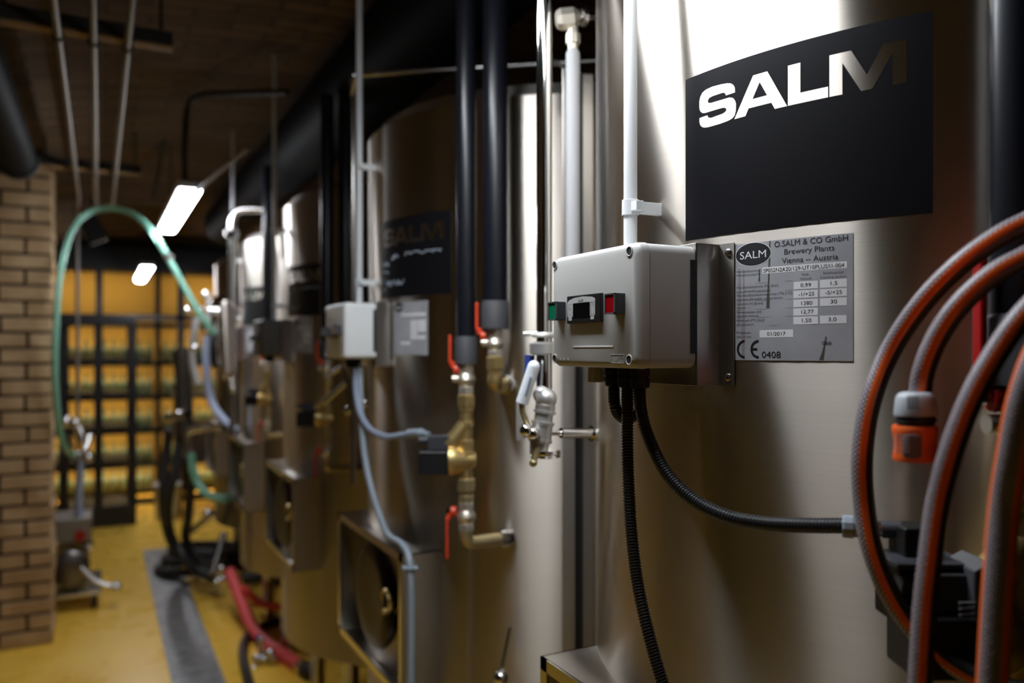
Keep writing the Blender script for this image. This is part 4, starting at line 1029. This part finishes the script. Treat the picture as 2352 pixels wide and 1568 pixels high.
lbs = ('leftmost black hose hanging from the manifold to the floor', 'middle black hose crossing the others as it hangs', 'rightmost thick black hose below the manifold')
for P, lb in zip(hz, lbs):
    P = [W(*p) for p in P]
    o = MB().tube(spline(P, .03), .027, n=12).build('black_hose', 'soft_black', org=P[0]); tag(o, lb, 'hose', 'black hoses below the manifold')
mb = MB()
c_ = W(475, 1262, 5.3); c_.z = .03
for i in range(3): mb.torus(c_+V((.02*i, 0, .05*i)), (.05*i, .1, 1), .30-.02*i, .026, n=40)
o = mb.build('hose_coil', 'soft_black', org=c_); tag(o, 'coil of thick black hose lying on the yellow floor', 'hose')
t = thing('hose_barrow', 'steel tube handles and couplings resting on the black hose coil', 'fitting', W(500, 1240, 5.0))
MB().cyl(W(436, 1222, 5.0), W(482, 1184, 5.0), .02).build('slanting_tube', 'satin_steel', t)
mb = MB().ball(W(477, 1180, 5.0), .03); mb.ball(W(516, 1173, 4.95), .032); mb.cyl(W(477, 1180, 5), W(516, 1173, 4.95), .02); mb.build('coupling', 'chrome', t)
MB().cyl(W(488, 1320, 4.6), W(515, 1225, 4.8), .022).build('slanting_tube', 'dark_steel', t)
mb = MB().cyl(W(497, 1338, 4.5), W(528, 1330, 4.45), .025)
for px, py in ((498, 1336), (512, 1330), (526, 1330), (508, 1307)): mb.ball(W(px, py, 4.45), .026)
mb.build('coupling', 'chrome', t)
# low control cabinets seen past the third tank
for (pa, pb, ya, yb, zz, lb) in ((595, 640, 755, 840, 3.55, ''),): pass
# red hose with steel valve on the floor
P = [W(528, 1312, 4.35), W(552, 1375, 4.2), W(575, 1430, 4.05), (W(600, 1466, 3.92)), W(645, 1500, 3.75), W(690, 1530, 3.6)]
t = thing('red_hose', 'stiff red hose slanting across the yellow floor below the third tank', 'hose', P[2])
MB().tube(spline(P, .03), .031, n=20).build('hose', 'red_hose', t)
a = P[-1]; d_ = (P[-1]-P[-2]).normalized()
MB().cyl(a, a+d_*.05, .034).build('hose_ferrule', 'chrome', t); MB().cyl(a+d_*.05, a+d_*.12, .036).build('end_cap', 'soft_black', t)
t = thing('floor_valve', 'steel valve with clamps on the floor beside the red hose', 'valve', W(595, 1530, 3.75))
mb = MB().cyl(W(590, 1513, 3.72), W(628, 1506, 3.70), .024)
for px, py in ((590, 1512), (606, 1515), (620, 1500), (628, 1513)): mb.ball(W(px, py, 3.68), .022)
mb.cyl(W(600, 1470, 3.7), W(598, 1512, 3.7), .012)
mb.build('valve_body', 'chrome', t)
o = MB().ball(W(598, 1470, 3.7), .018).build('valve_knob', 'chrome', t); MB().cyl(W(590, 1462, 3.7), W(596, 1466, 3.7), .014).build('blue_tag', 'blue_paint', t)
MB().ball(W(583, 1537, 3.65), .018).build('drain_nut', 'cast_steel', t)
o = MB().tube(spline([W(560, 1350, 4.2), W(600, 1385, 4.1), W(660, 1395, 4.0)], .03), .02).build('dark_red_hose', 'red_paint', org=W(600, 1385, 4.1)); tag(o, 'dark red hose vanishing under the third tank', 'hose')
o = MB().tube(spline([W(560, 1330, 4.5), W(600, 1325, 4.5), W(650, 1335, 4.4)], .03), .035).build('black_hose', 'soft_black', org=W(600, 1330, 4.5)); tag(o, 'thick black hose lying behind the red one under the tanks', 'hose')
# hose on the floor near the drain, dark loop under third tank
o = MB().tube(spline([W(640, 1425, 4.22), W(580, 1450, 4.06), W(558, 1490, 3.81), W(572, 1568, 3.43), W(600, 1640, 3.13)], .03), .022).build('brown_hose', 'black_plastic', org=W(558, 1490, 3.81)); tag(o, 'dark hose looping down to the lower edge left of the third tank', 'hose')
# ball joint and stay at the foot of the second tank
t = thing('sampling_stay', 'thin steel stay with a round steel knob low on the second tank', 'fitting', W(1150, 1560, 1.62))
MB().cyl(W(1148, 1555, 1.62), W(1172, 1440, 1.63), .0035).build('stay_rod', 'satin_steel', t)
MB().ball(W(1150, 1556, 1.61), .016).build('stay_knob', 'chrome', t)
# fine fittings between tanks three and four
t = thing('sampling_tap', 'cluster of bright steel nuts on a short riser under the bent pipe', 'tap', W(532, 920, 3.8))
MB().cyl(W(533, 1000, 3.8), W(533, 855, 3.8), .014).build('tap_riser', 'satin_steel', t)
for px, py in ((518, 862), (534, 862), (533, 876), (535, 893)): MB().ball(W(px, py, 3.78), .019).build('steel_nut', 'chrome', t)
o = MB().lathe(W(524, 860, 3.62), W(519, 688, 3.62), [(0, .018), (.01, .03), (.30, .03), (.33, .02), (.335, .01)]).build('glare_cylinder', 'tank_steel', org=W(524, 860, 3.62))  # cylinder added to carry the bright lamp reflection
tag(o, 'steel cylinder added to catch white lamp glare before the bent pipe', 'cylinder')
